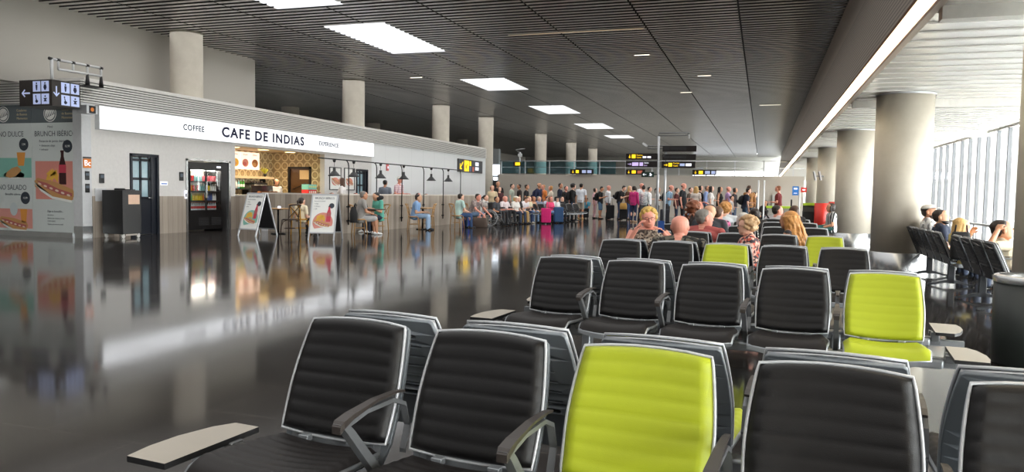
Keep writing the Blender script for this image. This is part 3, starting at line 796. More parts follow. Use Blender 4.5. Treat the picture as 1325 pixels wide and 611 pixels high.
# black trolley bin left of the door
tb = thing('trolley_bin', 'big black box trolley on casters in front of the cafe wall', 'trolley', (-15.48, 15.2, 0))
q = MB(); q.box((0, 0, .66), (.66, .6, 1.1), 0, None, .012); q.build('body', mat('trolley_black', (22, 22, 24), .4), tb)
q = MB(); q.box((.331, .06, .98), (.006, .36, .24)); q.build('plate', mat('copper_plate', (190, 160, 140), .3, .6), tb)
q = MB(); q.lathe([(.13, 0), (.13, .035), (.11, .05)], (-.08, .02, 1.21), 16); q.box((.16, .1, 1.22), (.2, .16, .03)); q.build('lid_ring', m_blackpl, tb)
for sx_ in (-.27, .27):
    for sy_ in (-.24, .24):
        q = MB(); q.cyl((sx_ - .02, sy_, .05), (sx_ + .02, sy_, .05), .05, 12); q.bx(sx_ - .03, sx_ + .03, sy_ - .03, sy_ + .03, .08, .115); q.build('caster', mat('white_caster', (210, 208, 204), .4), tb)
q = MB(); q.box((.2, .0, .09), (.2, .36, .05)); q.build('chassis', mat('chassis_grey', (190, 180, 170), .5), tb)

# ------------------------------------------------------------------ inside of the cafe
t = NT('ring_pattern_tiles')
p = t.n('ShaderNodeBsdfPrincipled'); p.inputs['Roughness'].default_value = 0.35
tc = t.n('ShaderNodeTexCoord'); sx = t.n('ShaderNodeSeparateXYZ'); t.l(tc.outputs['Object'], sx.inputs[0])
s = t.math('ADD', sx.outputs[0], sx.outputs[1])
def cell(v): return t.math('SUBTRACT', t.math('FRACT', t.math('DIVIDE', v, 0.34)), 0.5)
a, b = cell(s), cell(sx.outputs[2])
d = t.math('SQRT', t.math('ADD', t.math('MULTIPLY', a, a), t.math('MULTIPLY', b, b)))
ring = t.math('LESS_THAN', t.math('ABSOLUTE', t.math('SUBTRACT', d, 0.40)), 0.075)
dia = t.math('LESS_THAN', t.math('ADD', t.math('ABSOLUTE', a), t.math('ABSOLUTE', b)), 0.2)
c = t.mix(ring, lin((150, 130, 98)), lin((206, 190, 152)))
t.l(t.mix(t.math('MULTIPLY', dia, .8), c, lin((176, 152, 108))), p.inputs['Base Color'])
t.l(p.outputs[0], t.out.inputs[0]); m_tile = t.m
m = MB(); m.bx(-18.5, -18.4, 20.0, 25.55, 0, 2.9); m.bx(-18.4, -17.64, 25.45, 25.55, 0, 2.9); m.bx(-16.6, -16.2, 25.45, 25.55, 0, 2.9); m.bx(-17.64, -16.6, 25.45, 25.55, 2.18, 2.9)
struct(m.build('wall_tiled', m_tile), 'gold ring patterned tiles on the inner cafe walls')
m = MB(); m.bx(-18.5, -16.2, 20.0, 20.1, 0, 2.9); m.bx(-18.5, -16.2, 20.0, 25.5, 2.72, 2.85)
struct(m.build('ceiling_cafe', mat('cafe_ceiling', (200, 186, 160), .6)), 'inner ceiling of the cafe')
root = struct(link('door_4', None, None, (-17.64, 25.45, 0)), 'brown glass door in the tiled side wall of the cafe')
q = MB(); q.bx(0, .09, -.04, .08, 0, 2.18); q.bx(.95, 1.04, -.04, .08, 0, 2.18); q.bx(0, 1.04, -.04, .08, 2.1, 2.18); q.build('door_frame', m_black, root)
q = MB(); q.bx(.09, .95, .03, .05, 0.02, 2.1); q.build('door_leaf', mat('brown_glass', (92, 66, 44), .12), root)
q = MB(); q.bx(.5, .92, .02, .03, 1.7, 2.05); q.build('print', mat('door_print', (206, 178, 136), .5), root)
q = MB(); q.tube([(.18, .0, 1.3), (.5, -.02, 1.42), (.8, .0, 1.55)], .014); q.build('door_handle', m_black, root)
for yy, lb in ((21.3, 'warm round downlight in the cafe ceiling nearest the fridge'), (22.9, 'warm round downlight in the middle of the cafe ceiling'), (24.5, 'warm round downlight in the cafe ceiling nearest the tiled corner')):
    dl = thing('ceiling_downlight', lb, 'light', (-16.9, yy, 2.715), 0, 'cafe downlights')
    q = MB(); q.lathe([(.2, -.005), (.2, -.03)], n=20); q.build('diffuser', emis('warm_downlight', (255, 214, 140), 4.0), dl)
    q = MB(); q.lathe([(.2, 0), (.24, 0), (.24, -.035), (.2, -.035)], n=20, cap0=False, cap1=False); q.build('rim', m_silver, dl)
area('cafe_ceiling_light', (-17.2, 22.8, 2.66), (0, 0, 0), 1.8, 4.6, 80, (1, .82, .55), False, 95)
# menu panels on the back wall
for k in range(3):
    y0 = 22.95 + k * .56
    mp = thing('menu_panel', ['lit menu panel on the tiled back wall, leftmost of three, with yellow drinks', 'lit menu panel on the tiled back wall, middle of three, with a pink sandwich', 'lit menu panel on the tiled back wall, rightmost of three, with brown pastry'][k], 'menu', (-18.39, y0, 2.02), 0, 'menu panels over the shelf')
    q = MB(); q.bx(0, .04, 0, .54, 0, .64); q.build('panel', mat('menu_paper', (236, 206, 186), .6, emit=(236, 206, 186), estr=.5), mp)
    B = Matrix.Translation((.043, 0, 0)) @ Matrix.Rotation(R(90), 4, 'Z')
    flat('food_print', disc(.27, .24, .18, .15), B, P[['crisp', 'coral', 'crust'][k]], mp)
    flat('food_print', disc(.22, .2, .12, .07), B @ Matrix.Translation((0, -.002, 0)), P[['bread', 'ham', 'bread'][k]], mp)
    tx(mp, B, .27, .55, ['Zumos', 'Brunch', 'Dulces'][k], .09, P['ink'])
sh = thing('wall_shelf', 'pale wooden shelf on the tiled back wall of the cafe', 'shelf', (-18.4, 20.2, 1.68))
q = MB(); q.bx(0, .3, 0, 5.0, 0, .09); q.build('board', mat('pale_shelf', (206, 180, 144), .5), sh)
for yy in (.6, 2.5, 4.5):
    q = MB(); q.bx(0, .24, yy, yy + .03, -.15, 0); q.build('bracket', m_black, sh)
pp = thing('potted_plant', 'small yellow green plant in a black pot on the cafe shelf', 'plant', (-18.24, 24.8, 1.77))
q = MB(); q.lathe([(.05, 0), (.075, .11)], n=12); q.build('pot', m_black, pp)
q = MB()
for k in range(26):
    a = rnd.uniform(0, 6.28); h = rnd.uniform(.1, .24); r_ = rnd.uniform(.02, .14)
    q.cone((0, 0, .1), (r_ * math.cos(a), r_ * math.sin(a), .1 + h), .006, .016, 5)
q.build('foliage', mat('leaf_yellow_green', (176, 172, 50), .6), pp)
bcn = thing('back_counter', 'dark back counter under the cafe shelf', 'counter', (-18.4, 20.2, 0))
q = MB(); q.bx(0, .6, 0, 4.3, 0, 1.0); q.build('body', m_blackpl, bcn)
q = MB(); q.bx(0, .64, -.0, 4.34, 1.0, 1.05); q.build('worktop', m_darkwood, bcn)
fc = thing('front_counter', 'front serving counter inside the cafe opening', 'counter', (-16.8, 20.35, 0))
q = MB(); q.bx(0, .55, 0, 4.6, 0, 1.05); q.build('body', m_plank, fc)
q = MB(); q.bx(-.03, .6, 0, 4.62, 1.05, 1.1); q.build('worktop', mat('counter_top', (178, 170, 160), .3), fc)
cm = thing('coffee_machine', 'black and steel espresso machine on the back counter', 'coffee machine', (-18.05, 24.0, 1.05))
q = MB(); q.box((0, 0, .25), (.45, .75, .3), 0, None, .02); q.build('body', m_steel, cm)
q = MB(); q.box((.02, 0, .44), (.4, .8, .06), 0, None, .01); q.box((.05, 0, .05), (.5, .78, .1)); q.build('tray', m_black, cm)
for yy in (-.2, .2):
    q = MB(); q.cyl((.25, yy, .2), (.25, yy, .12), .04, 10); q.cyl((.25, yy, .17), (.42, yy, .15), .014, 8); q.build('group_head', m_black, cm)
for k in range(5):
    q = MB(); q.lathe([(.035, 0), (.045, .07)], n=10); q.build('stacked_cup', mat('cup_dark', (50, 34, 26), .4), cm, (0.02, -.3 + k * .15, .47))
for k in range(11):
    c = ['red', 'pink', 'white', 'red', 'white', 'teal', 'green', 'white', 'teal', 'green', 'green'][k]
    key = ('syrup', c)
    if key not in bm_cache: bm_cache[key] = bottle_mesh('syrup_bottle', bc[c], bc['white'], .32, .045)
    o = link('syrup_bottle', bm_cache[key], None, (-18.15, 22.05 + k * .135, 1.3))
    tag(o, '%s syrup bottle on the black rack behind the cafe counter' % c, 'bottle', 'syrup bottles, ' + c)
rk = thing('bottle_rack', 'black rack under the syrup bottles behind the cafe counter', 'rack', (-18.15, 22.7, 1.05))
q = MB(); q.bx(-.15, .15, -.8, .85, .21, .25); q.build('top', m_black, rk)
for yy in (-.78, .83):
    q = MB(); q.bx(-.14, .14, yy - .02, yy + .02, 0, .21); q.build('leg', m_black, rk)
pc = thing('pastry_case', 'brown pastry display case with cakes on the cafe counter', 'display case', (-16.55, 22.6, 1.1))
q = MB(); q.bx(-.2, .25, -.6, .6, 0, .04); q.bx(-.2, -.18, -.6, .6, 0, .32); q.bx(-.2, .2, -.6, .6, .3, .32); q.build('frame', m_darkwood, pc)
q = MB(); q.bx(.245, .25, -.6, .6, .04, .3); q.build('pane', m_glass, pc)
for k in range(8):
    q = MB(); q.ell((0.05, -.5 + k * .14, .08), (.06, .055, .045)); q.build('cake', mat('cake_brown', (170, 104, 50), .6), pc)
for k, (c1, c2, lb) in enumerate((((206, 40, 44), (236, 226, 210), 'lower red snack box on the counter by the tiled door'), ((120, 190, 180), (206, 210, 120), 'upper teal snack box on the counter by the tiled door'))):
    sb = thing('snack_box', lb, 'box', (-16.4, 25.0, 1.1 + k * .2))
    q = MB(); q.box((0, 0, .1), (.3, .55, .195), 0, None, .005); q.build('carton', mat('carton%d' % k, c1, .5), sb)
    for j in range(4):
        q = MB(); q.lathe([(.045, 0), (.045, .004)], n=10); o = q.build('print', mat('carton_print%d' % k, c2, .5), sb, (.152, -.2 + j * .13, .11), (0, R(90), 0))

# pictures on the wall behind the seating
for y0, y1, lb in ((25.75, 26.6, 'framed sandwich picture on the cafe wall, left of the pair'), (26.85, 27.65, 'framed sandwich picture on the cafe wall, right of the pair')):
    pf = thing('framed_poster', lb, 'poster', (W, y0, 1.3), 0, 'framed food posters')
    w_ = y1 - y0
    q = MB(); q.bx(0, .03, 0, .03, 0, .9); q.bx(0, .03, w_ - .03, w_, 0, .9); q.bx(0, .03, 0, w_, 0, .03); q.bx(0, .03, 0, w_, .87, .9); q.build('frame', m_black, pf)
    q = MB(); q.bx(0, .012, .03, w_ - .03, .03, .87); q.build('sheet', P['white'], pf)
    B = Matrix.Translation((.016, 0, 0)) @ Matrix.Rotation(R(90), 4, 'Z')
    flat('food_print', disc(w_ / 2, .34, .26, .16), B, P['coral'], pf); sandwich(pf, B, w_ / 2, .34, .6, -20)
rb = wallplate('wall_mounted_alarm', 'small red fire alarm box on the white panels behind the lamps', 'alarm', 30.42, 30.6, 2.2, 2.5, mat('alarm_red', (220, 110, 110), .5), .05)
q = MB(); q.box((.055, 0, .0), (.01, .08, .1)); q.build('button', m_signwhite, rb)
# yellow direction board near the end of the panels
ys = thing('wall_sign', 'dark wall sign with yellow arrow panels at the far end of the white wall', 'sign', (W + .001, 38.7, 2.42))
q = MB(); q.bx(0, .08, 0, 3.75, 0, .72); q.build('board', mat('sign_slate', (70, 64, 66), .4), ys)
B = Matrix.Translation((.083, 0, 0)) @ Matrix.Rotation(R(90), 4, 'Z')
flat('panel', rect(.85, 1.55, .06, .66), B, m_yellow, ys); arrow(B, .42, .36, .3, 40, m_yellow, ys)
flat('panel', rect(1.65, 1.9, .38, .64), B, m_yellow, ys); flat('panel', rect(1.65, 1.9, .06, .34), B, mat('sign_bluegrey', (110, 120, 160), .5), ys); flat('panel', rect(2.1, 2.35, .06, .34), B, mat('sign_salmon', (226, 120, 96), .5), ys)
flat('panel', rect(2.55, 3.1, .42, .62), B, m_signwhite, ys); flat('panel', rect(2.55, 3.1, .16, .34), B, m_signwhite, ys)
arrow(B @ Matrix.Translation((0, -.002, 0)), 1.2, .36, .2, 40, m_signblack, ys)
tx(ys, B, 2.82, .52, 'C1-C6', .12, m_signblack); tx(ys, B, 2.82, .25, 'D7', .12, m_signblack)

# ------------------------------------------------------------------ plank partitions round the seating
m_cap = mat('pale_cap_rail', (214, 206, 196), .5)
pt = thing('partition', 'long grey plank partition in front of the cafe tables', 'partition', (-12, 19.9, 0), 0, None)
q = MB(); q.bx(-.08, .08, 0, 11.7, 0, 1.15); q.build('panel', m_plank, pt)
q = MB(); q.bx(-.09, .09, -.01, 11.71, 1.15, 1.19); q.build('cap_rail', m_cap, pt)
pt = thing('partition', 'short plank partition behind the girl in white', 'partition', (-14.75, 20.0, 0), 0, None)
q = MB(); q.bx(0, 2.66, -.07, .07, 0, 1.15); q.build('panel', m_plank, pt)
q = MB(); q.bx(-.01, 2.66, -.08, .08, 1.15, 1.19); q.build('cap_rail', m_cap, pt)
q = MB(); q.bx(-.02, .2, -.1, -.07, 0.0, 1.15); q.build('end_panel', m_white, pt)
# posts with pendant lamps
py = [20.24, 21.99, 23.81, 25.59, 27.39, 29.18]; ly = [19.43, 20.54, 22.26, 23.94, 26.25, 27.88]; rl0 = [18.59, 19.9, 21.9, 23.3, 24.75, 26.55]
ordn = ['nearest the sandwich boards', 'second from the sandwich boards', 'third from the sandwich boards', 'fourth from the sandwich boards', 'second from the far end', 'at the far end of the partition']
for k in range(6):
    lp = thing('arched_lamp_post', 'black post with black pendant lamp over the partition, ' + ordn[k], 'lamp', (-11.9, py[k], 0), 0, 'pendant lamp posts along the partition')
    zt = 2.2; L = rl0[k] - py[k]; d = ly[k] - py[k]
    q = MB(); pts = [(0, 0, .25), (0, 0, zt - .18)] + [(0, -.18 * math.sin(R(a)) * 1 if False else -.18 * (1 - math.cos(R(a))), zt - .18 + .18 * math.sin(R(a))) for a in (30, 60, 90)] + [(0, L, zt)]
    q.tube(pts, .018, 8); q.build('post', m_black, lp)
    for z in (.38, .8):
        q = MB(); q.box((-.0, 0, z), (.07, .05, .05)); q.box((-.01, -.05, z), (.03, .1, .03)); q.build('clamp', m_black, lp)
    q = MB(); q.cyl((0, d, zt - .02), (0, d, zt - .09), .055, 12, 0, .03); q.build('ceiling_rose', m_black, lp)
    q = MB(); q.cyl((0, d, zt - .05), (0, d, 1.98), .006, 6); q.build('cable', m_black, lp)
    sd = None
    q = MB(); q.lathe([(.04, 1.97), (.045, 1.86), (.07, 1.84), (.15, 1.75), (.19, 1.71), (.18, 1.71), (.13, 1.76), (.05, 1.82)], (0, d, 0), 20); sd = q.build('lamp_shade', m_black, lp)
    q = MB(); q.ell((0, d, 1.775), (.04, .04, .045)); q.build('bulb', emis('bulb_warm', (255, 240, 210), 3.0), sd)

# ------------------------------------------------------------------ sandwich boards
def aframe(loc, rz, label, grp, disc_m, pw=.66, side=1):
    a = thing('sandwich_board', label, 'sandwich board', loc, rz, grp)
    th = math.atan2(.38, 1.2); H_ = 1.24
    for s in (-1, 1):
        # leaf leaning towards the ridge
        M_ = Matrix.Translation((0, s * .40, 0)) @ Matrix.Rotation(s * th, 4, 'X')
        q = MB()
        for x in (-pw / 2, pw / 2): q.box((x, 0, H_ / 2), (.035, .03, H_), 0, M_ @ Matrix.Identity(4) if False else None)
        for v in q.bm.verts: v.co = M_ @ v.co
        q2 = q
        for z in (.2, H_ - .015):
            before = set(q2.bm.verts); q2.box((0, 0, z), (pw, .03, .035))
            for v in q2.bm.verts:
                if v not in before: v.co = M_ @ v.co
        fr = q2.build('frame', m_silver, a)
        q = MB(); q.box((0, 0, .2 + (H_ - .2) / 2), (pw - .03, .012, H_ - .22))
        for v in q.bm.verts: v.co = M_ @ v.co
        bd = q.build('board', P['white'] if s < 0 else mat('board_back_dark', (44, 44, 46), .4), a)
        if s < 0:
            B = M_ @ Matrix.Translation((-pw / 2, -.009, .2))
            flat('colour_disc', disc(pw * .5, .28, pw * .40, pw * .40, 24, -20, 220), B, disc_m, bd)
            sandwich(bd, B @ Matrix.Translation((0, -.002, 0)), pw * .46, .25, .46, -14); crisps(bd, B @ Matrix.Translation((0, -.002, 0)), pw * .40, .36, .16)
            bottle_print(bd, B @ Matrix.Translation((0, -.004, 0)), pw * .72, .3, .42, P['colared'], P['ham'])
            flat('price_badge', disc(pw * .8, .73, .07, .07), B, P['badge'], bd)
            tx(bd, B, pw / 2, .93, 'BRUNCH IBÉRICO', .075, P['ink'], 'CENTER', 1, 0.0, .85)
            for k in range(4): tx(bd, B, .06, .85 - .07 * k, ['Focaccia de jamón', '+ chips', '+ refresco', 'y café'][k], .04, P['ink'], 'LEFT', 1)
    return a
aframe((-13.3, 17.75, 0), R(-9), 'sandwich board with a green disc print, left of the girl in white', 'sandwich boards', P['mint'])
aframe((-10.85, 17.3, 0), R(15), 'sandwich board with a coral disc print, in front of the plank partition', 'sandwich boards', P['coral'])

# ------------------------------------------------------------------ bistro chairs and tables
def bistro_chair(loc, rz, wood, label, grp):
    """chair facing local +Y"""
    c = thing('bistro_chair', label, 'chair', loc, rz, grp)
    q = MB(); q.lathe([(.19, .43), (.205, .44), (.205, .46), (.19, .47)], n=20); q.build('seat', wood, c)
    for sx_ in (-1, 1):
        q = MB(); q.cone((sx_ * .15, .15, .44), (sx_ * .18, .19, 0), .018, .013, 8, 0, False); q.build('leg', wood, c)
        q = MB(); q.tube([(sx_ * .18, -.2, 0), (sx_ * .165, -.17, .44), (sx_ * .17, -.2, .7), (sx_ * .18, -.25, .87)], .016, 8); q.build('leg', wood, c)
    q = MB(); q.tube([(-.19, -.25, .85), (-.1, -.275, .87), (.1, -.275, .87), (.19, -.25, .85)], .022, 8); q.build('top_rail', wood, c)
    q = MB(); q.tube([(-.165, -.18, .5), (0, -.22, .68), (.175, -.24, .84)], .011, 6); q.tube([(.165, -.18, .5), (0, -.215, .68), (-.175, -.24, .84)], .011, 6); q.build('cross_back', wood, c)
    q = MB(); q.tube([(.15 * math.cos(R(a)), .15 * math.sin(R(a)), .2) for a in range(0, 360, 30)], .01, 6, 0, True); q.build('stretcher', wood, c)
    for sx_ in (-1, 1):
        q = MB(); q.tube([(sx_ * .165, .17, .22), (sx_ * .12, .14, .38), (0, .13, .43)], .009, 6); q.build('arch_brace', wood, c)
    return c
def cafe_table(loc, label, top, grp='cafe tables'):
    c = thing('cafe_table', label, 'table', loc, 0, grp)
    q = MB(); q.box((0, 0, .735), (.62, .62, .03), 0, None, .01); q.build('tabletop', top, c)
    q = MB(); q.cyl((0, 0, .03), (0, 0, .72), .03, 12); q.box((0, 0, .71), (.3, .06, .02)); q.build('pedestal', m_black, c)
    q = MB(); q.box((0, 0, .015), (.46, .08, .03), 0, None, .008); q.box((0, 0, .016), (.08, .46, .03), 0, None, .008); q.build('base', m_black, c)
    return c
# ------------------------------------------------------------------ airport beam seating
m_pad = mat('black_leatherette', (17, 16, 17), 0.4, spec=.3, var=0.05, scale=3, bump=0.25, bscale=420)
m_limepad = mat('lime_leatherette', (164, 174, 36), 0.45, spec=.35, var=0.03, scale=3, bump=0.2, bscale=420)
m_seatpad = mat('black_brown_seat', (23, 19, 18), 0.5, spec=.3, var=0.05, scale=3, bump=0.25, bscale=420)
m_rim = mat('silver_rim', (192, 194, 198), 0.35, 0.3)
m_shell = mat('grey_shell_plastic', (112, 118, 124), 0.4, 0.1, var=0.03)
m_shelldark = mat('charcoal_shell_plastic', (40, 43, 48), 0.4, 0.1, var=0.03)
m_beam = mat('grey_beam_metal', (150, 154, 158), 0.35, 0.5)
m_arm = mat('armrest_pad_brown_black', (52, 46, 43), 0.45)
m_armgrey = mat('armrest_arm_grey', (116, 118, 121), 0.35, 0.4)
m_ttop = mat('beige_laminate', (168, 160, 148), 0.4, var=0.03)
HB = 0.39                                   # padded back height along its slope
def back_w(v): return 0.2126 + 0.006 * math.sin(math.pi * min(1, v / .5) * .5) - 0.026 * max(0, (v - .35) / .65) ** 1.8    # half width
def slope(v, off=0.0):
    """point on the reclined back plane, v 0 (bottom) .. 1 (top); off > 0 towards the sitter"""
    a = R(22)
    y0, z0 = 0.0, 0.455
    return y0 + v * HB * math.sin(a) - off * math.cos(a), z0 + v * HB * math.cos(a) + off * -math.sin(a) * -1
def make_back_pad():
    nu, nv = 22, 54
    q = MB(); fr = []; bk = []
    for j in range(nv + 1):
        v = j / nv; row = []; rb = []
        for i in range(nu + 1):
            u = i / nu * 2 - 1
            vv = v
            w_ = back_w(v)
            arch = (1 - u * u) * (0.018 * v - 0.012 * (1 - v))                 # top edge arched up, bottom bowed down
            e = min(1.0, (1 - abs(u)) / .16); f = min(1.0, min(v, 1 - v) / .06)
            bulge = 0.03 * math.sqrt(max(0, 1 - (1 - e) ** 2)) * math.sqrt(max(0, 1 - (1 - f) ** 2))
            rib = abs(math.sin(math.pi * 8.0 * v)) ** .55
            bulge += (0.0042 * rib - .0042) * min(e, f) * (0.55 + .45 * abs(u) ** 2)
            dish = -0.02 * (1 - u * u)                                      # hollow across the width
            y, z = slope(v, bulge + dish + .012)
            row.append(q.bm.verts.new((u * w_, y, z + arch)))
        fr.append(row)
    for j in range(nv):
        for i in range(nu): q._face([fr[j][i], fr[j][i + 1], fr[j + 1][i + 1], fr[j + 1][i]], 0, True)
    return q.build('backrest_pad', [m_pad], mesh_only=True)
def outline(k, n=14):
    """closed outline (x, v-height) of the back, grown by k metres"""
    pts = []
    for i in range(n + 1):
        v = i / n; pts.append((back_w(v) + k, v * HB + (k * (2 * v - 1)), v))
    top = [(u * (back_w(1) + k), HB + k + .018 * (1 - u * u), 1) for u in (.6, .2, -.2, -.6)]
    left = [(-x, z, v) for x, z, v in reversed(pts)]
    bot = [(u * (back_w(0) + k), -k - .012 * (1 - u * u), 0) for u in (-.6, -.2, .2, .6)]
    return [(x, z) for x, z, v in pts + top + left + bot]
def plane_pt(x, h, off):
    a = R(22)
    return Vector((x, h * math.sin(a) - off * math.cos(a), .455 + h * math.cos(a) + off * math.sin(a)))
def make_rim():
    q = MB()
    o = outline(.004)
    dish = lambda x: -.02 * (1 - min(1, (abs(x) / .215)) ** 2)
    pts = [plane_pt(x, h, .012 + dish(x)) for x, h in o]
    q.tube(pts, .0055, 6, 0, True)
    # filler plate behind the pad
    o2 = outline(.0)
    a = [q.bm.verts.new(plane_pt(x, h, .006 + dish(x))) for x, h in o2]; b = [q.bm.verts.new(plane_pt(x, h, -.012 + dish(x) * .5)) for x, h in o2]
    q._face(a, 0, False); q._face(list(reversed(b)), 0, False)
    for i in range(len(a)): q._face([a[i], b[i], b[(i + 1) % len(a)], a[(i + 1) % len(a)]], 0, True)
    return q.build('backrest_rim', m_rim, mesh_only=True)
def make_shell():
    """slotted plastic shell behind the pad: outline with real slots, plus a lip"""
    cu = bpy.data.curves.new('shell_curve', 'CURVE'); cu.dimensions = '2D'; cu.fill_mode = 'BOTH'; cu.extrude = .006; cu.bevel_depth = .003; cu.bevel_resolution = 1
    def spl(pts):
        s = cu.splines.new('POLY'); s.points.add(len(pts) - 1)
        for p_, (x, y) in zip(s.points, pts): p_.co = (x, y, 0, 1)
        s.use_cyclic_u = True
    Hs = HB + .008
    prof = [(.19, -.09), (.216, 0.0)] + [(back_w(k / 8) + .003, k / 8 * HB) for k in range(1, 8)] + [(back_w(1) + .002, Hs - .008), (back_w(1) - .008, Hs)]
    spl(prof + [(-x, y) for x, y in reversed(prof)])
    def slot(y, hw, hh):
        a = [(hw * 1 + hh * math.cos(R(t_)), y + hh * math.sin(R(t_))) for t_ in (-90, -45, 0, 45, 90)]
        spl(a + [(-x, yy) for x, yy in reversed(a)])
    slot(.335, .115, .011)
    for k in range(5): slot(.29 - k * .043, .135 + .008 * min(k, 3), .0055)
    slot(.075, .14, .012)
    o = bpy.data.objects.new('shell_tmp', cu); COL.objects.link(o)
    dg = bpy.context.evaluated_depsgraph_get()
    me = bpy.data.meshes.new_from_object(o.evaluated_get(dg)); bpy.data.objects.remove(o); bpy.data.curves.remove(cu)
    for v in me.vertices:
        x, h, d = v.co
        v.co = plane_pt(x, h, -.021 + d + (-.022 * (1 - (x / .22) ** 2)))
    me.name = 'backrest_shell'
    return me
def make_seat_pad():
    nu, nv = 20, 40
    q = MB(); g_ = []
    for j in range(nv + 1):
        v = j / nv; row = []
        for i in range(nu + 1):
            u = i / nu * 2 - 1
            w_ = .198 + .026 * math.sin(math.pi * v * .8)
            e = min(1.0, (1 - abs(u)) / .15); f = min(1.0, min(v, 1 - v) / .07)
            b = .022 * math.sqrt(max(0, 1 - (1 - e) ** 2)) * math.sqrt(max(0, 1 - (1 - f) ** 2))
            b += (.005 * abs(math.sin(math.pi * 9 * v)) ** .55 - .005) * min(e, f)
            y = -.03 - v * .43
            z = .415 + .035 * v - .045 * max(0, (v - .82) / .18) ** 2 + b + .018 * u * u
            row.append(q.bm.verts.new((u * w_, y, z)))
        g_.append(row)
    for j in range(nv):
        for i in range(nu): q._face([g_[j][i], g_[j][i + 1], g_[j + 1][i + 1], g_[j + 1][i]], 0, True)
    return q.build('seat_pad', [m_seatpad], mesh_only=True)
def make_seat_pan():
    q = MB(); rr = []
    for j in range(13):
        v = j / 12
        y = -.025 - v * .44; w_ = .205 + .026 * math.sin(math.pi * v * .8)
        z = .413 + .035 * v - .045 * max(0, (v - .82) / .18) ** 2
        rr.append([Vector((x * w_, y, z - .0 + .018 * x * x - dz)) for x, dz in ((-1, 0), (-.5, 0), (0, 0), (.5, 0), (1, 0), (1, .016), (.5, .03), (0, .032), (-.5, .03), (-1, .016))])
    q.rings(rr, 0, True)
    # bracket bars from pan to back
    for x in (-.17, .17):
        q.box((x, .012, .425), (.03, .02, .09), 0, (R(-15), 0, 0)); q.box((x, -.09, .385), (.035, .16, .03))
    q.bx(-.16, .16, -.0, .012, .40, .45)
    for x in (-.1, .1): q.box((x, -.03, .44), (.04, .03, .022), 0, None, .003)
    return q.build('seat_pan', m_beam, mesh_only=True)
def make_armrest():
    q = MB()
    # pad on top: flat tapering blade from the front tip to the back frame
    q.rings([[Vector((sx * w_, y, z + dz)) for sx, dz in ((-1, 0), (1, 0), (1, -t_), (-1, -t_))] for y, z, w_, t_ in ((-.345, .614, .015, .022), (-.33, .628, .018, .024), (-.28, .638, .017, .015), (-.15, .650, .013, .010), (-.03, .648, .010, .008), (.02, .640, .008, .008))], 0, False)
    pad = q.build('armrest_pad', m_arm, mesh_only=True)
    q = MB()
    q.rings([[Vector((sx * w_, y + dy, z)) for sx, dy in ((-1, -1 * d_), (1, -1 * d_), (1, d_), (-1, d_))] for y, z, w_, d_ in ((-.325, .62, .014, .016), (-.29, .585, .014, .018), (-.17, .45, .014, .02), (-.10, .37, .014, .024))], 0, False)
    q.rings([[Vector((sx * .012, y, z + dz)) for sx, dz in ((-1, 0), (1, 0), (1, -.014), (-1, -.014))] for y, z in ((-.315, .612), (-.2, .632), (-.05, .63), (.02, .6), (.05, .52), (.02, .44))], 0, False)
    arm = q.build('armrest', m_armgrey, mesh_only=True)
    return arm, pad
def make_leg():
    q = MB()
    q.box((0, -.12, .2), (.06, .09, .32), 0, (R(0), 0, 0), .008)
    for s in (-1, 1):
        q.rings([[Vector((x * .03, -.12 + s * y, z + dz)) for x, dz in ((-1, 0), (1, 0), (1, -t_), (-1, -t_))] for y, z, t_ in ((.0, .10, .05), (.1, .085, .04), (.22, .045, .03), (.31, .03, .022))], 0, False)
        q.cyl((0, -.12 + s * .29, 0), (0, -.12 + s * .29, .02), .025, 10)
    return q.build('leg', m_beam, mesh_only=True)
def make_table():
    q = MB()
    o = [(-.075, -.42), (.09, -.42), (.09, 0), (-.02, 0), (-.06, -.07), (-.09, -.2), (-.092, -.32)]
    a = [q.bm.verts.new((x, y, .435)) for x, y in o]; b = [q.bm.verts.new((x, y, .415)) for x, y in o]
    q._face(a, 0, False); q._face(list(reversed(b)), 1, False)
    for i in range(len(o)): q._face([a[i], b[i], b[(i + 1) % len(o)], a[(i + 1) % len(o)]], 1, False)
    top = q.build('side_table', [m_ttop, m_blackpl], mesh_only=True)
    q = MB(); q.box((.08, -.12, .39), (.05, .06, .06), 0, None, .005); q.box((.03, -.2, .405), (.16, .05, .02)); q.box((.12, -.12, .36), (.14, .05, .05))
    return top, q.build('table_bracket', m_armgrey, mesh_only=True)
ME = dict(pad=make_back_pad(), rim=make_rim(), shell=make_shell(), spad=make_seat_pad(), pan=make_seat_pan(), leg=make_leg())
ME['legdark'] = ME['leg'].copy(); ME['legdark'].materials[0] = m_shelldark
ME['arm'], ME['armpad'] = make_armrest(); ME['table'], ME['bracket'] = make_table()
ME['padlime'] = ME['pad'].copy(); ME['padlime'].materials[0] = m_limepad
ME['spadlime'] = ME['spad'].copy(); ME['spadlime'].materials[0] = m_limepad
ME['shell'].materials.clear(); ME['shell'].materials.append(m_shell)
ME['shelldark'] = ME['shell'].copy(); ME['shelldark'].materials[0] = m_shelldark
PITCH_S = 0.526
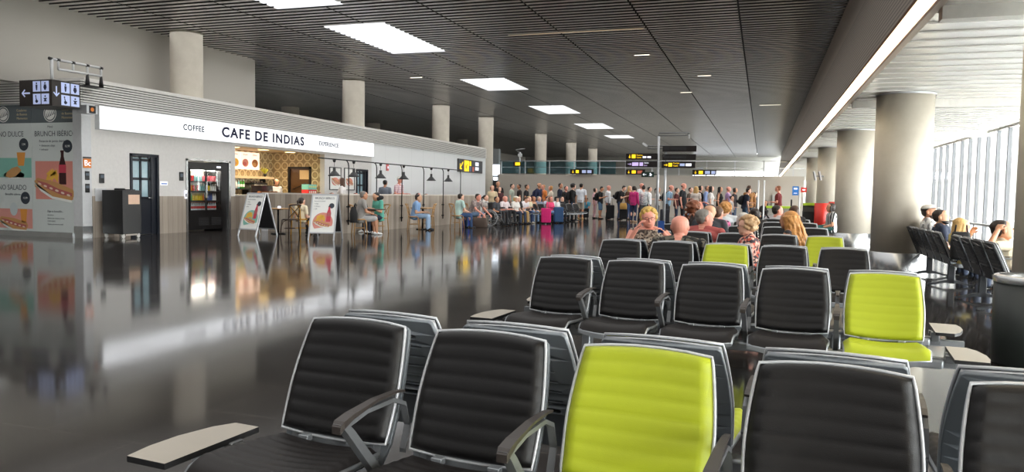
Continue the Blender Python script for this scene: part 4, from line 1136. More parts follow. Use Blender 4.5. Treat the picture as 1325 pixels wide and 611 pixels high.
def bench(label, loc, rz, colours, tables=(False, False), dark=False, group='rows of linked seats', arms=None):
    """colours: 'B' black, 'G' lime; seats along local x, sitters face local -y"""
    b = thing('seating_bench', label, 'bench', loc, rz, group)
    n = len(colours)
    for i, c in enumerate(colours):
        x = (i - (n - 1) / 2) * PITCH_S
        s = link('seat', ME['pan'], b, (x, 0, 0))
        if c == 'G': s['label'] = 'lime green seat'
        sh_ = link('backrest_shell', ME['shelldark'] if dark else ME['shell'], s)
        rm = link('backrest_rim', ME['rim'], s)
        bp_ = link('backrest_pad', ME['padlime'] if c == 'G' else ME['pad'], s)
        sp = link('seat_pad', ME['spadlime'] if c == 'G' else ME['spad'], s)
        if c == 'G': bp_['label'] = 'lime green back pad'; sp['label'] = 'lime green seat pad'
    for i in range(n - 1):
        x = (i + .5 - (n - 1) / 2) * PITCH_S
        a = link('armrest', ME['arm'], b, (x, 0, 0)); link('armrest_pad', ME['armpad'], a)
    L = n * PITCH_S
    q = MB(); q.box((0, -.12, .35), (L + .1, .08, .055), 0, None, .012)
    if tables[0]: q.box((-L / 2 - .1, -.12, .35), (.3, .05, .04))
    if tables[1]: q.box((L / 2 + .1, -.12, .35), (.3, .05, .04))
    q.build('beam', m_beam, b)
    for x in ((-(n - 1) / 2 + .5) * PITCH_S, ((n - 1) / 2 - .5) * PITCH_S): link('leg', ME['legdark'] if dark else ME['leg'], b, (x, 0, 0))
    for k, s in ((0, -1), (1, 1)):
        if tables[k]:
            t_ = link('side_table', ME['table'], b, (s * (L / 2 + .16), 0, 0))
            if s > 0: t_.scale = (-1, 1, 1)
            k_ = link('table_bracket', ME['bracket'], t_)
    return b
ROW_RZ = R(-5.2)
def row_pos(xc, yc, back=False):
    """pair of back to back benches about a row line through (xc, yc) = middle of the camera side tops"""
    d = .155; gap = .50
    c, s = math.cos(ROW_RZ), math.sin(ROW_RZ)
    if not back: off = -d
    else: off = -d + gap
    return (xc - s * off, yc + c * off, 0)
rows_ = [(-.32, 2.32, 'BBGBB', 'BBGBB', (True, False), (False, False)),
         (-.31, 5.31, 'BBBBG', 'BBBBB', (True, True), (True, True)),
         (-.32, 7.68, 'BBGBB', 'BBBBB', (False, False), (False, False)),
         (-.32, 9.95, 'BBBBG', 'BBBBB', (False, False), (False, False)),
         (-.30, 12.5, 'BBBBB', 'BBBBB', (False, False), (False, False)),
         (-.30, 14.9, 'GGBBB', 'BBBBB', (False, False), (False, False)),
         (-.30, 17.2, 'BBBBB', 'BBBBB', (False, False), (False, False))]
rname = ['nearest', 'second', 'third', 'fourth', 'fifth', 'sixth', 'seventh']
for k, (xc, yc, f, bk, tf, tb_) in enumerate(rows_):
    bench('linked %sseats facing the camera in the %s row from the front' % ('black and lime ' if 'G' in f else 'black ', rname[k]), row_pos(xc, yc), ROW_RZ, f, tf)
    bench('linked seats facing away, backed onto the %s row from the front' % rname[k], row_pos(xc, yc, True), ROW_RZ + math.pi, bk[::-1], tb_, k > 1)
# seats along the windows, facing right
bench('dark linked seats facing the windows beside the thick column, with the man in the cap', (2.62, 13.7, 0), R(90), 'BBBBB', dark=True, group='window seats')
bench('dark linked seats facing the windows, near set partly behind the right edge column', (2.64, 10.75, 0), R(90), 'BBBB', dark=True, group='window seats')
bench('dark linked seats far along the windows seen between two columns', (3.2, 24.0, 0), R(90), 'BBBB', dark=True, group='window seats')
# seats of the crowd
bench('dark linked seats under the seated crowd beside the wheelchairs', (-9.75, 31.7, 0), R(68), 'BBBBB', dark=True, group='crowd seats')
bench('dark linked seats under the far part of the seated crowd', (-8.75, 34.2, 0), R(68), 'BBBBB', dark=True, group='crowd seats')

# ------------------------------------------------------------------ waste bin
wb = thing('waste_bin', 'dark green black round waste bin with a steel rim at the right edge', 'bin', (2.06, 6.95, 0))
q = MB(); q.lathe([(.255, 0), (.27, .02), (.275, .66)], n=40); q.build('body', mat('bin_dark_green', (34, 40, 38), .45), wb)
q = MB(); q.lathe([(.28, .655), (.283, .70), (.265, .715), (.235, .715), (.23, .66)], n=40, cap0=False, cap1=False); q.build('rim', m_steel, wb)

# ------------------------------------------------------------------ signs on the pylon, far signs
sp_ = thing('sign_pylon', 'tall pylon of two posts carrying black flight signs in the middle of the hall', 'sign', (-3.9, 30.0, 0))
q = MB(); q.cyl((-.02, 0, 0), (-.02, 0, 3.6), .05, 12); q.build('post', m_silver, sp_)
q = MB(); q.cyl((.26, 0, 0), (.26, 0, 3.2), .05, 12); q.build('post', m_silver, sp_)
q = MB(); q.tube([(-.02, 0, 3.55), (-.02, 0, 3.72), (1.15, 0, 3.72)], .025); q.tube([(-.02, 0, 3.62), (1.0, 0, 3.62), (1.15, 0, 3.7)], .02); q.tube([(-.45, 0, 3.22), (.3, 0, 3.22)], .02); q.tube([(-.45, 0, 3.12), (.3, 0, 3.12)], .02); q.build('bracket_frame', m_armgrey, sp_)
q = MB(); q.box((1.13, 0, 3.58), (.06, .06, .16), 0, None, .01); q.build('camera_head', m_white, sp_)
q = MB(); q.box((-.55, -.02, 3.27), (.22, .08, .08), 0, (0, R(35), 0)); q.build('camera_head', m_white, sp_)
def board(x0, x1, z0, z1, parts, nm='sign_board'):
    q = MB(); q.bx(x0, x1, -.09, .06, z0, z1); o = q.build(nm, m_signblack, sp_)
    for e_ in parts:
        kd, a, b, c, d, mm = e_ if len(e_) == 6 else (*e_[:4], 0, e_[4])
        B = Matrix.Translation((0, -.093, 0))
        if kd == 'r': flat('panel', rect(a, b, c, d), B, mm, o)
        elif kd == 'a': arrow(B, a, b, c, d, mm, o)
        else: tx(o, Matrix.Translation((0, -.092, 0)), a, b, kd, c, mm, 'LEFT', 1)
    return o
z = 2.62
board(-1.28, -.05, 2.7, 2.93, [('a', -1.13, 2.81, .07, 90, m_yellow), ('r', -1.05, -.9, 2.74, 2.89, m_yellow), ('Puertas', -.86, 2.86, .08, m_yellow), ('Gates', -.86, 2.77, .08, m_yellow), ('r', -.62, -.48, 2.75, 2.82, m_signwhite), ('r', -.44, -.3, 2.75, 2.82, m_signwhite)])
board(-1.28, -.05, 2.39, 2.64, [('a', -1.13, 2.51, .07, 180, m_lilac), ('r', -1.03, -.78, 2.44, 2.58, m_lilac), ('r', -.74, -.6, 2.44, 2.58, m_lilac), ('Salida', -.56, 2.56, .08, m_signwhite), ('Exit', -.56, 2.46, .08, m_lilac)])
board(.12, 1.4, 2.37, 2.62, [('a', .28, 2.48, .07, 180, m_yellow), ('r', .38, .52, 2.42, 2.56, m_yellow), ('Puertas', .56, 2.55, .08, m_yellow), ('Gates', .56, 2.45, .08, m_yellow), ('r', .82, 1.0, 2.44, 2.54, m_pictoblue), ('r', 1.04, 1.25, 2.44, 2.54, m_signwhite)])
for z0 in (2.68, 3.0):
    o = board(.14, 1.42, z0, z0 + .22, [('r', .2, .4, z0 + .06, z0 + .17, mat('dim_panel', (40, 40, 42), .5)), ('r', .44, 1.05, z0 + .06, z0 + .17, mat('dim_panel', (40, 40, 42), .5))], 'blank_board')
ex = thing('exit_sign', 'small dark green exit sign with an arrow left of the pylon posts', 'sign', (-4.05, 29.8, 2.0), 0)
q = MB(); q.bx(-.48, .0, -.03, .03, 0, .2); q.bx(0.0, .12, -.02, .02, .09, .12); q.build('housing', mat('exit_green', (20, 44, 36), .4), ex)
arrow(Matrix.Translation((0, -.033, 0)), -.36, .1, .07, 0, m_signwhite, ex)
flat('running_figure', [(-.2, .03), (-.15, .1), (-.17, .14), (-.13, .17), (-.1, .12), (-.06, .1), (-.1, .06), (-.12, .03), (-.15, .07)], Matrix.Translation((0, -.033, 0)), m_signwhite, ex)
for x0, x1, z0, lb, cols in ((-11.37, -9.9, 2.53, 'black and yellow sign on top of the low far wall, left of the queue', [(0, .3, m_yellow), (.36, .55, m_yellow), (.75, 1.0, m_pictoblue), (1.08, 1.35, m_pictoblue)]),
                             (-7.91, -6.75, 2.53, 'black and yellow sign behind the pylon above the low wall', [(0.05, .3, m_yellow), (.36, .6, m_yellow), (.7, 1.0, mat('sign_salmon', (226, 120, 96)))]),
                             (-3.98, -2.61, 2.53, 'black and yellow sign right of the pylon above the low wall', [(.05, .3, m_yellow), (.36, .6, m_yellow), (.72, 1.0, m_pictoblue), (1.08, 1.3, m_pictoblue)])):
    s_ = thing('far_sign', lb, 'sign', (x0, 45.8, z0), 0, 'signs above the low far wall')
    q = MB(); q.bx(0, x1 - x0, -.04, .04, 0, .3); q.bx(.1, .14, -.02, .3, -.03, .0); q.bx(x1 - x0 - .14, x1 - x0 - .1, -.02, .3, -.03, .0); q.build('board', m_signblack, s_)
    for k, (a, b, mm) in enumerate(cols):
        if k == 0: arrow(Matrix.Translation((0, -.043, 0)), .18, .15, .09, 90, mm, s_)
        else: flat('panel', rect(a, b, .06, .24), Matrix.Translation((0, -.043, 0)), mm, s_)
s_ = thing('camera_mast', 'white camera mast with a small yellow sign by the big left column', 'mast', (-14.7, 45.95, 2.5))
q = MB(); q.cyl((0, 0, 0), (0, 0, 1.4), .04, 10); q.box((0, 0, 1.2), (.24, .12, .2)); q.tube([(0, 0, 1.3), (-.3, 0, 1.55), (.3, 0, 1.6)], .02); q.build('mast', m_white, s_)
q = MB(); q.bx(-.4, .1, -.1, -.06, .5, .78); q.build('sign_plate', m_signblack, s_)
flat('panel', rect(-.28, .04, .55, .74), Matrix.Translation((0, -.105, 0)), m_yellow, s_)

# gate desk and surroundings on the right
gd = thing('gate_desk', 'grey gate desk with a lime green top edge behind the seat rows', 'desk', (.72, 31.0, 0))
q = MB(); q.bx(-.55, .62, -.35, .35, 0, .88); q.build('body', mat('desk_grey', (150, 146, 140), .5), gd)
q = MB(); q.bx(-.58, .65, -.38, .38, .88, .96); q.build('top_edge', m_lime, gd)
q = MB(); q.bx(.3, .34, -.3, -.1, .96, 1.2); q.box((.32, -.2, 1.1), (.05, .34, .24)); q.build('monitor', m_blackpl, gd)
for k, x in enumerate((-.12, .03)):
    ps = thing('barrier_post', ['slim white pole by the gate, left of the pair', 'slim white pole by the gate, right of the pair'][k], 'pole', (x, 22.0 + k * .05, 0), 0, 'pole pair')
    q = MB(); q.cyl((0, 0, .02), (0, 0, 1.76), .022, 10); q.build('pole', m_white, ps)
    q = MB(); q.lathe([(.09, 0), (.09, .015), (.03, .025)], n=16); q.build('foot', m_steel, ps)
hc = thing('wall_mounted_cabinet', 'pale hydrant cabinet with a red square on the far wall', 'cabinet', (.78, 46.12, .4))
q = MB(); q.bx(-.25, .27, -.15, 0, 0, 1.05); q.build('body', mat('cabinet_grey', (190, 188, 184), .5), hc)
q = MB(); q.bx(-.1, .12, -.165, -.15, .35, .6); q.build('red_square', m_red, hc)
bs = thing('notice_stand', 'white post with a blue board and a red board by the gate', 'sign', (1.3, 30.2, 0))
q = MB(); q.cyl((0, 0, .02), (0, 0, 1.72), .03, 10); q.lathe([(.18, 0), (.18, .02), (.05, .03)], n=16); q.build('post', m_white, bs)
q = MB(); q.bx(-.26, -.04, -.03, .0, 1.38, 1.72); q.build('board', mat('board_blue', (30, 110, 190), .5), bs)
q = MB(); q.bx(.04, .24, -.03, .0, 1.5, 1.68); q.build('board', m_red, bs)
B = Matrix.Translation((0, -.033, 0)); flat('print', rect(-.21, -.09, 1.45, 1.47), B, m_signwhite, bs); flat('print', rect(-.21, -.09, 1.6, 1.66), B, m_signwhite, bs); flat('print', rect(.09, .19, 1.57, 1.61), B, m_signwhite, bs)
rk_ = thing('red_kiosk', 'glossy red curved kiosk panel next to a grey post near the second column', 'kiosk', (1.72, 24.9, 0))
q = MB()
q.rings([[Vector((x, .1 - .14 * math.cos(R(90 * (x / .2))) + dy, z)) for x, dy in ((-.2, 0), (-.1, 0), (0, 0), (.1, 0), (.2, 0), (.2, .1), (.0, .1), (-.2, .1))] for z in (.05, 1.14)], 0, True); q.build('panel', m_red, rk_)
q = MB(); q.bx(-.22, .22, -.05, .25, 0, .06); q.build('base', m_blackpl, rk_)
gp = thing('grey_totem', 'grey post topped by a red and white sign, right of the red kiosk', 'sign', (2.0, 24.4, 0))
q = MB(); q.bx(-.09, .09, -.1, .1, 0, .97); q.build('post', mat('totem_grey', (140, 140, 140), .4, .4), gp)
q = MB(); q.bx(-.13, .15, -.03, .03, .95, 1.19); q.build('sign_face', m_red, gp)
flat('symbol', disc(.01, 1.07, .07, .07, 16), Matrix.Translation((0, -.034, 0)), m_signwhite, gp); flat('symbol_core', disc(.01, 1.07, .035, .035, 12), Matrix.Translation((0, -.037, 0)), m_red, gp)
sc_ = thing('self_service_kiosk', 'dark screen kiosk with a green strip left of the red kiosk', 'kiosk', (1.36, 25.3, 0))
q = MB(); q.box((0, 0, .45), (.34, .3, .9), 0, None, .01); q.build('body', m_blackpl, sc_)
q = MB(); q.box((0, -.1, .98), (.34, .04, .26), 0, (R(-20), 0, 0)); q.build('screen', m_blackpl, sc_)
q = MB(); q.bx(-.17, .17, -.14, -.1, 1.06, 1.14); q.build('top_strip', m_lime, sc_)
for k, z0 in enumerate((1.95,)):
    ms = thing('wall_mounted_screen', 'pair of white edged screens on the third column of the right aisle', 'screen', (1.86, 30.2, 1.95))
    for dx in (-.06, .12):
        q = MB(); q.box((dx, 0, .16), (.05, .5, .34), 0, (0, R(-12), 0)); sc2 = q.build('screen', m_white, ms)
        q = MB(); q.box((dx - .028, 0, .16), (.004, .46, .30), 0, (0, R(-12), 0)); q.build('display', m_black, sc2)
    q = MB(); q.bx(-.05, .25, -.04, .04, .12, .18); q.build('arm', m_steel, ms)
yn = thing('hanging_sign_yellow', 'small yellow no entry notice hanging by the far windows', 'sign', (4.2, 26.0, 1.5))
q = MB(); q.bx(-.14, .14, -.01, .01, 0, .36); q.cyl((-.1, 0, .36), (-.1, 0, 1.6), .004, 6); q.cyl((.1, 0, .36), (.1, 0, 1.6), .004, 6); q.build('board', m_yellow, yn)
flat('ring', disc(0, .2, .09, .09, 16), Matrix.Translation((0, -.012, 0)), m_signblack, yn); flat('ring_core', disc(0, .2, .065, .065, 16), Matrix.Translation((0, -.0145, 0)), m_yellow, yn)
# tail of a parked aircraft outside
tl = thing('aircraft_tail', 'blue tail fin of a parked aircraft outside the right windows', 'aircraft tail', (12.2, 63.0, -3.2))
q = MB(); q.prism([(-1.0, 4.2), (.5, 4.2), (.6, 6.5), (.25, 6.5)], .2); q.build('fin', mat('tail_blue', (60, 70, 190), .4), tl)
q = MB(); q.cone((-2.2, 0, 3.2), (1.2, 0, 3.9), .75, .3, 16); q.build('fuselage', m_white, tl)
# ------------------------------------------------------------------ people
SK = {k: mat('skin_' + k, c, .5, var=.05, scale=20) for k, c in dict(fair=(226, 176, 152), pink=(222, 150, 130), tan=(196, 140, 108), brown=(140, 92, 68), olive=(206, 158, 126)).items()}
HA = {k: mat('hair_' + k, c, .55, var=.25, scale=60) for k, c in dict(black=(22, 18, 17), dark=(42, 30, 24), brown=(84, 56, 38), auburn=(128, 72, 44), blond=(206, 166, 104), gold=(196, 138, 74), yellow=(206, 168, 84), grey=(126, 120, 114), silver=(176, 170, 160), white=(206, 202, 196), sand=(196, 160, 118), stub=(190, 142, 124)).items()}
m_eye = mat('eye_dark', (24, 20, 20), .2); m_lip = mat('lip', (176, 96, 90), .5); m_white_eye = mat('eye_white', (226, 222, 216), .3)
CL = {}
def cl(c):
    """plain cloth colour (r, g, b)"""
    if isinstance(c, tuple):
        return mat('cloth_%d_%d_%d' % c, c, .85, var=.1, scale=9)
    return CL[c]
CL['camo'] = pattern('cloth_camo', 'blotch', [(40, 38, 34), (96, 90, 78), (18, 18, 18)], 34)
CL['leopard'] = pattern('cloth_leopard', 'blotch', [(120, 106, 92), (60, 50, 46), (168, 156, 140)], 48)
CL['coral'] = pattern('cloth_coral_flowers', 'blotch', [(206, 92, 74), (70, 60, 66), (226, 176, 160)], 30)
CL['whiteflower'] = pattern('cloth_white_flowers', 'blotch', [(206, 210, 212), (170, 180, 190), (240, 236, 230)], 26)
CL['plaidpink'] = pattern('cloth_pink_plaid', 'plaid', [(206, 90, 140), (66, 30, 60), (236, 190, 210)], 16)
CL['plaidgrey'] = pattern('cloth_grey_plaid', 'plaid', [(150, 132, 128), (70, 60, 64), (190, 176, 168)], 18)
CL['plaidwhite'] = pattern('cloth_white_plaid', 'plaid', [(230, 214, 214), (170, 110, 130), (206, 190, 200)], 14)
CL['zigzag'] = pattern('cloth_black_white_stripes', 'stripe_h', [(30, 28, 28), (216, 212, 200)], 22)
CL['stripes'] = pattern('cloth_white_on_black_stripes', 'stripe_v', [(20, 22, 26), (226, 226, 226)], 13)
CL['whiteprint'] = pattern('cloth_white_print', 'blotch', [(232, 230, 226), (150, 150, 150), (236, 236, 236)], 22)

REMESH = []           # (object, voxel, extra islands)
class Pose: pass
def V(*a): return Vector(a)
ARMS = {'down': ((.035, -.012, -.175), (.04, .02, -.325)), 'phone': ((.02, .02, -.172), (-.045, .155, -.115)), 'lap': ((.045, .03, -.165), (-.035, .165, -.205)),
        'cross': ((.045, .05, -.155), (-.13, .135, -.145)), 'head': ((.135, .07, .03), (.0, .045, .125)), 'face': ((.05, .10, -.12), (-.035, .135, .03)), 'knee': ((.04, .09, -.15), (.0, .235, -.25)),
        'pull': ((.03, -.055, -.165), (.05, -.13, -.29)), 'hip': ((.10, -.04, -.14), (.0, .03, -.235)), 'hold': ((.03, .0, -.175), (.0, .145, -.165)), 'raise': ((.06, .1, -.1), (-.02, .16, .04))}
def hand_islands(q, w_, d, side, curl=30, mi=0, s=1.0, palm_n=None):
    """palm, four bent fingers and a thumb from wrist w_ along d"""
    d = d.normalized()
    n = palm_n or V(0, 0, 1)
    n = (n - d * n.dot(d)); n = n.normalized() if n.length > 1e-3 else d.orthogonal().normalized()
    x = d.cross(n) * side                                    # towards the thumb
    c = w_ + d * .045 * s
    rr = []
    for t_, hw, ht in ((-.015, .024, .016), (.015, .03, .015), (.05, .038, .013), (.082, .038, .011), (.092, .034, .008)):
        o = w_ + d * t_ * s
        rr.append([o + x * (hw * s * math.cos(R(a))) + n * (ht * s * math.sin(R(a))) for a in range(0, 360, 36)])
    q.rings(rr, mi, True)
    for k, (off, L) in enumerate(((.029, .068), (.010, .078), (-.009, .072), (-.027, .056))):
        b = w_ + d * .085 * s + x * off * s
        a1, a2 = R(curl * .6), R(curl * 1.6)
        p1 = b + (d * math.cos(a1) - n * math.sin(a1) + x * off * .8) * L * .52 * s
        p2 = p1 + (d * math.cos(a2) - n * math.sin(a2)) * L * .48 * s
        q.cone(b, p1, .0092 * s, .0085 * s, 8, mi); q.cone(p1, p2, .0085 * s, .007 * s, 8, mi)
    t0 = w_ + d * .03 * s + x * .026 * s
    t1 = t0 + (d * .7 + x * .75 - n * .25).normalized() * .038 * s
    t2 = t1 + (d * .95 + x * .25 - n * .3).normalized() * .03 * s
    q.cone(t0, t1, .0125 * s, .010 * s, 8, mi); q.cone(t1, t2, .010 * s, .0085 * s, 8, mi)

def person(label, x, y, a, pose='stand', h=1.72, top=(120, 120, 120), sleeve='s', legs=(50, 60, 80), leg='long', shoe=(40, 40, 42), hair=('short', 'dark'), skin='fair', arms=('down', 'down'),
           lean=0, turn=0, nod=0, q=2, z0=0.0, wide=1.0, group=None, hat=None, female=False, glasses=False, beard=None, step=0.0, side_lean=0, seat=.43, ztop=None, socks=False, legs_to=None):
    """a = heading in degrees: 0 away from the camera, 90 to the right, 180 to the camera"""
    root = thing('person', label, 'person', (x, y, z0), R(-a), group)
    S = 1.0
    sit = pose == 'sit'
    w_ = (.118 if not female else .105) * h * wide                 # shoulder joint half width
    hipz = .535 * h if not sit else seat + .05
    hip = V(0, 0, hipz)
    tl = R(lean); L = .285 * h
    if sit:
        zt = ztop if ztop else 1.16
        L = min(.30 * h, max(.185 * h, (zt - hipz - .150 * h) / max(.5, math.cos(tl))))
    ts = L / (.285 * h)
    up = V(math.sin(R(side_lean)), math.sin(tl), math.cos(tl)).normalized(); fw = V(0, math.cos(tl), -math.sin(tl))
    def T(xx, ff, uu): return hip + V(xx, 0, 0) + fw * ff + up * uu          # torso frame
    sh = T(0, 0, L); neck = T(0, -.005 * h, L + (.03 if not sit else .006) * h)
    hy, hn = R(-turn), R(-nod - lean * .45)
    HR = Matrix.Rotation(hy, 3, 'Z') @ Matrix.Rotation(hn, 3, 'X')
    hh = .132 * h
    hb = neck + V(0, .012 * h, (.022 if not sit else .011) * h) + HR @ V(0, .03 * h, 0) * .3        # underside of the head, chin level
    def Hd(xx, yy, zz): return hb + HR @ V(xx * hh, yy * hh, zz * hh)
    bm_ = MB(); N = 14
    def ell_ring(c, rx, ry, ax=None, ay=None, n=N):
        ax = ax or V(1, 0, 0); ay = ay or fw
        return [c + ax * (rx * math.cos(2 * math.pi * i / n)) + ay * (ry * math.sin(2 * math.pi * i / n)) for i in range(n)]
    belly = 1.0 + (wide - 1) * 1.6
    TR = [(-.07, .088, .070), (-.03, .098, .078), (.03, .098, .076 * belly), (.10, .088 if female else .092, .070 * belly), (.17, .092 if female else .098, .070), (.225, .105 if female else .112, .072), (.262, .098 if female else .105, .062), (.288, .06, .05), (.30, .035, .038)]
    bust = .018 if female else 0
    def torso(q_, g, lo=0, hi=len(TR), mi=0):
        q_.rings([ell_ring(T(0, (bust * h if u in (.17,) else 0), u * h * (ts if u > 0 else 1)), (rx * h * wide + g), (ry * h + g + (bust * h * .6 if u == .17 else 0))) for u, rx, ry in TR[lo:hi]], mi)
    torso(bm_, 0)
    bm_.cone(neck - up * .03 * h, hb + HR @ V(0, -.05 * hh, .38 * hh), .034 * h, .031 * h, 12)
    # head
    prof = [(0.0, .16, .13, .26), (.07, .25, .24, .19), (.18, .33, .36, .10), (.32, .365, .43, .04), (.45, .385, .465, .015), (.58, .395, .48, 0), (.70, .395, .48, -.012), (.82, .35, .43, -.02), (.92, .25, .32, -.02), (.985, .10, .14, -.02)]
    bm_.rings([[Hd(rx * math.cos(2 * math.pi * i / 18), ry * math.sin(2 * math.pi * i / 18) + yo, z) for i in range(18)] for z, rx, ry, yo in prof])
    bm_.ell(Hd(0, .46, .40), (.055 * hh, .10 * hh, .07 * hh), 0, HR); bm_.cone(Hd(0, .44, .56), Hd(0, .50, .41), .035 * hh, .05 * hh, 8)
    for s in (-1, 1):
        bm_.ell(Hd(s * .40, -.03, .46), (.045 * hh, .085 * hh, .13 * hh), 0, HR)
        bm_.ell(Hd(s * .15, .405, .60), (.10 * hh, .05 * hh, .035 * hh), 0, HR)
    for s in (-1, 1): bm_.cone(T(0, -.008 * h, L + .004 * h), T(s * w_ * .8, -.004 * h, L - .012 * h), .036 * h, .026 * h, 10)
    # limbs
    wr = {}; elb = {}; shj = {}
    for s, ap in ((1, arms[0]), (-1, arms[1])):
        j = T(s * w_, 0, L - .018 * h); e, w2 = ARMS[ap] if isinstance(ap, str) else ap
        E = j + V(s * e[0] * h, 0, 0) + V(0, e[1] * h, e[2] * h); Wp = j + V(s * w2[0] * h, w2[1] * h, w2[2] * h)
        shj[s], elb[s], wr[s] = j, E, Wp
        bm_.cone(j, E, .029 * h, .023 * h, 12); bm_.cone(E, Wp, .0225 * h, .0155 * h, 12)
    an = {}; kn = {}; hj = {}
    for s in (-1, 1):
        j = hip + V(s * .052 * h * (wide ** .5), 0, -.02 * h if not sit else -.015)
        if not sit:
            K = V(s * .052 * h, .012 * h + s * step * .5, .285 * h); A = V(s * .058 * h, -.01 * h + s * step - (abs(step) * .0), .05 * h)
        else:
            K = j + V(s * .05 * h * .7, .245 * h, .012); A = V(K.x + s * .01, K.y + .02 + (legs_to or 0), .06)
        hj[s], kn[s], an[s] = j, K, A
        bm_.cone(j, K, .048 * h, .033 * h, 12); bm_.cone(K, A, .032 * h, .021 * h, 12)
        bm_.ell((K + A) / 2 + V(0, -.012 * h, .05 * h), (.032 * h, .034 * h, .07 * h))
        bm_.cone(A, A + V(0, .07, -.035), .022 * h, .02 * h, 8)
    body = bm_.build('body', [SK[skin], m_eye, m_lip, m_white_eye], root)
    isl = MB()
    for s in (-1, 1):
        if q <= 2:
            isl.ell(Hd(s * .15, .452, .52), (.055 * hh, .02 * hh, .034 * hh), 3, HR, 8, 6); isl.ell(Hd(s * .15, .468, .52), (.028 * hh, .012 * hh, .03 * hh), 1, HR, 8, 6)
        hand_islands(isl, wr[s], (wr[s] - elb[s]), s, 34, 0, h / 1.75, V(0, 0, 1) if abs((wr[s] - elb[s]).normalized().z) < .8 else V(s, 0, 0))
    isl.ell(Hd(0, .445, .215), (.11 * hh, .03 * hh, .035 * hh), 2, HR, 10, 6)
    vox = {0: .0065, 1: .010, 2: .013, 3: .017}[q]
    REMESH.append((body, vox, isl))
    # clothes
    def cloth(nm, q_, m_, v=1.25):
        o = q_.build(nm, m_, root); REMESH.append((o, vox * v, None)); return o
    sm = cl(top)
    t_ = MB(); torso(t_, .014, 0 if not sit else 0, 8)
    for s in (-1, 1):
        if sleeve != 'n': t_.cone(T(s * .03 * h, -.008 * h, L - .004 * h), T(s * w_ * .8, -.004 * h, L - .014 * h), .038 * h, .033 * h, 10)
        if sleeve == 'n': t_.cone(shj[s] - V(s * .03, 0, 0), shj[s], .03 * h, .03 * h, 10)
        else:
            t_.cone(shj[s], elb[s] if sleeve == 'l' else shj[s].lerp(elb[s], .62), .036 * h, .030 * h if sleeve == 'l' else .033 * h, 12)
            if sleeve == 'l': t_.cone(elb[s], elb[s].lerp(wr[s], .9), .029 * h, .022 * h, 12)
    if leg == 'dress':
        t_.rings([ell_ring(hip + V(0, 0, -u * h), r_ * h, r_ * .85 * h) for u, r_ in ((.28, .125), (.14, .115), (0, .105), (-.04, .098))][::1]) if not sit else [t_.cone(hj[s], kn[s], .06 * h, .055 * h, 10) for s in (-1, 1)]
    cloth('top', t_, sm)
    if leg != 'dress':
        b_ = MB()
        b_.ell(hip + V(0, -.004 * h, -.012 * h), ((.104 * h) * wide, .084 * h * belly ** .5, .075 * h))
        for s in (-1, 1):
            if leg == 'short': b_.cone(hj[s], hj[s].lerp(kn[s], .92), .056 * h, .049 * h, 12)
            else:
                b_.cone(hj[s], kn[s], .055 * h, .041 * h, 12); b_.cone(kn[s], an[s] + V(0, 0, .01), .040 * h, .033 * h, 12)
        cloth('shorts' if leg == 'short' else 'trousers', b_, cl(legs))
    for s in (-1, 1):
        f = MB(); A = an[s]
        g0 = V(A.x, A.y - .05, 0)
        f.rings([[g0 + V(hw * math.cos(R(k)), yy, max(.004, zc + hz * math.sin(R(k)))) for k in range(0, 360, 36)] for yy, hw, zc, hz in ((-.025, .015, .035, .025), (-.01, .034, .045, .045), (.05, .036, .05, .05), (.12, .040, .035, .036), (.18, .042, .028, .028), (.222, .028, .022, .02), (.235, .01, .02, .01))])
        o = f.build('shoe', cl(shoe), root)
    # hair
    st, hc = hair
    if st != 'bald':
        hm = MB(); g = 1.0
        hm.ell(Hd(0, -.105, .70), (.42 * hh, .455 * hh, .345 * hh), 0, HR, 14, 10); hm.ell(Hd(0, -.20, .50), (.40 * hh, .32 * hh, .36 * hh), 0, HR, 14, 10)
        if st == 'fringe':
            hm = MB(); hm.ell(Hd(0, -.075, .40), (.392 * hh, .415 * hh, .17 * hh), 0, HR, 16, 10); hm.ell(Hd(0, -.10, .55), (.385 * hh, .385 * hh, .16 * hh), 0, HR, 16, 10)
        if st in ('long', 'longwave', 'veil'):
            dn = 1.25 if st != 'veil' else 1.9
            back = V(0, -.30 * hh, 0)
            rr = []
            for k, (t2, rx, ry, yo) in enumerate(((.75, .43, .46, -.06), (.4, .47, .40, -.14), (.0, .50, .32, -.22), (-.4, .52, .24, -.27), (-dn * .75, .46, .18, -.28), (-dn, .30, .10, -.27))):
                c = Hd(0, yo, t2) if t2 > .2 else hb + HR @ V(0, yo * hh, .2 * hh) * 1 + V(0, 0, (t2 - .2) * hh) - V(0, max(0, .1 - t2) * .08 * hh, 0) - fw * 0
                rr.append([c + HR @ V(rx * hh * math.cos(2 * math.pi * i / 14), ry * hh * math.sin(2 * math.pi * i / 14), 0) for i in range(14)])
            hm.rings(rr)
            if st == 'longwave':
                r2 = random.Random(5)
                for k in range(46):
                    th = R(r2.uniform(-205, 25)); ry_ = r2.uniform(.85, 1.1)
                    x0, y0 = .44 * math.cos(th), .45 * math.sin(th) - .05
                    pts_ = []
                    for j in range(8):
                        t3 = j / 7
                        sw = .06 * math.sin(j * 1.7 + k)
                        pts_.append(Hd(x0 * (1 + .1 * t3), y0, .72) + HR @ V((x0 * .75 * t3 + sw) * hh, (-.75 * t3 + sw) * hh, 0) + V(0, 0, -2.0 * ry_ * t3 * hh))
                    hm.tube(pts_, [.075 * hh * (1 - .5 * j / 7) + .004 for j in range(8)], 6)
            for s in (-1, 1): hm.cone(Hd(s * .36, .06, .62), Hd(s * .44, .02, -.15), .10 * hh, .11 * hh, 8); hm.cone(Hd(s * .44, .02, -.15), hb + HR @ V(s * .42 * hh, .02 * hh, 0) + V(0, 0, -.7 * hh * (1 if st != 'long' else .9)), .11 * hh, .06 * hh, 8)
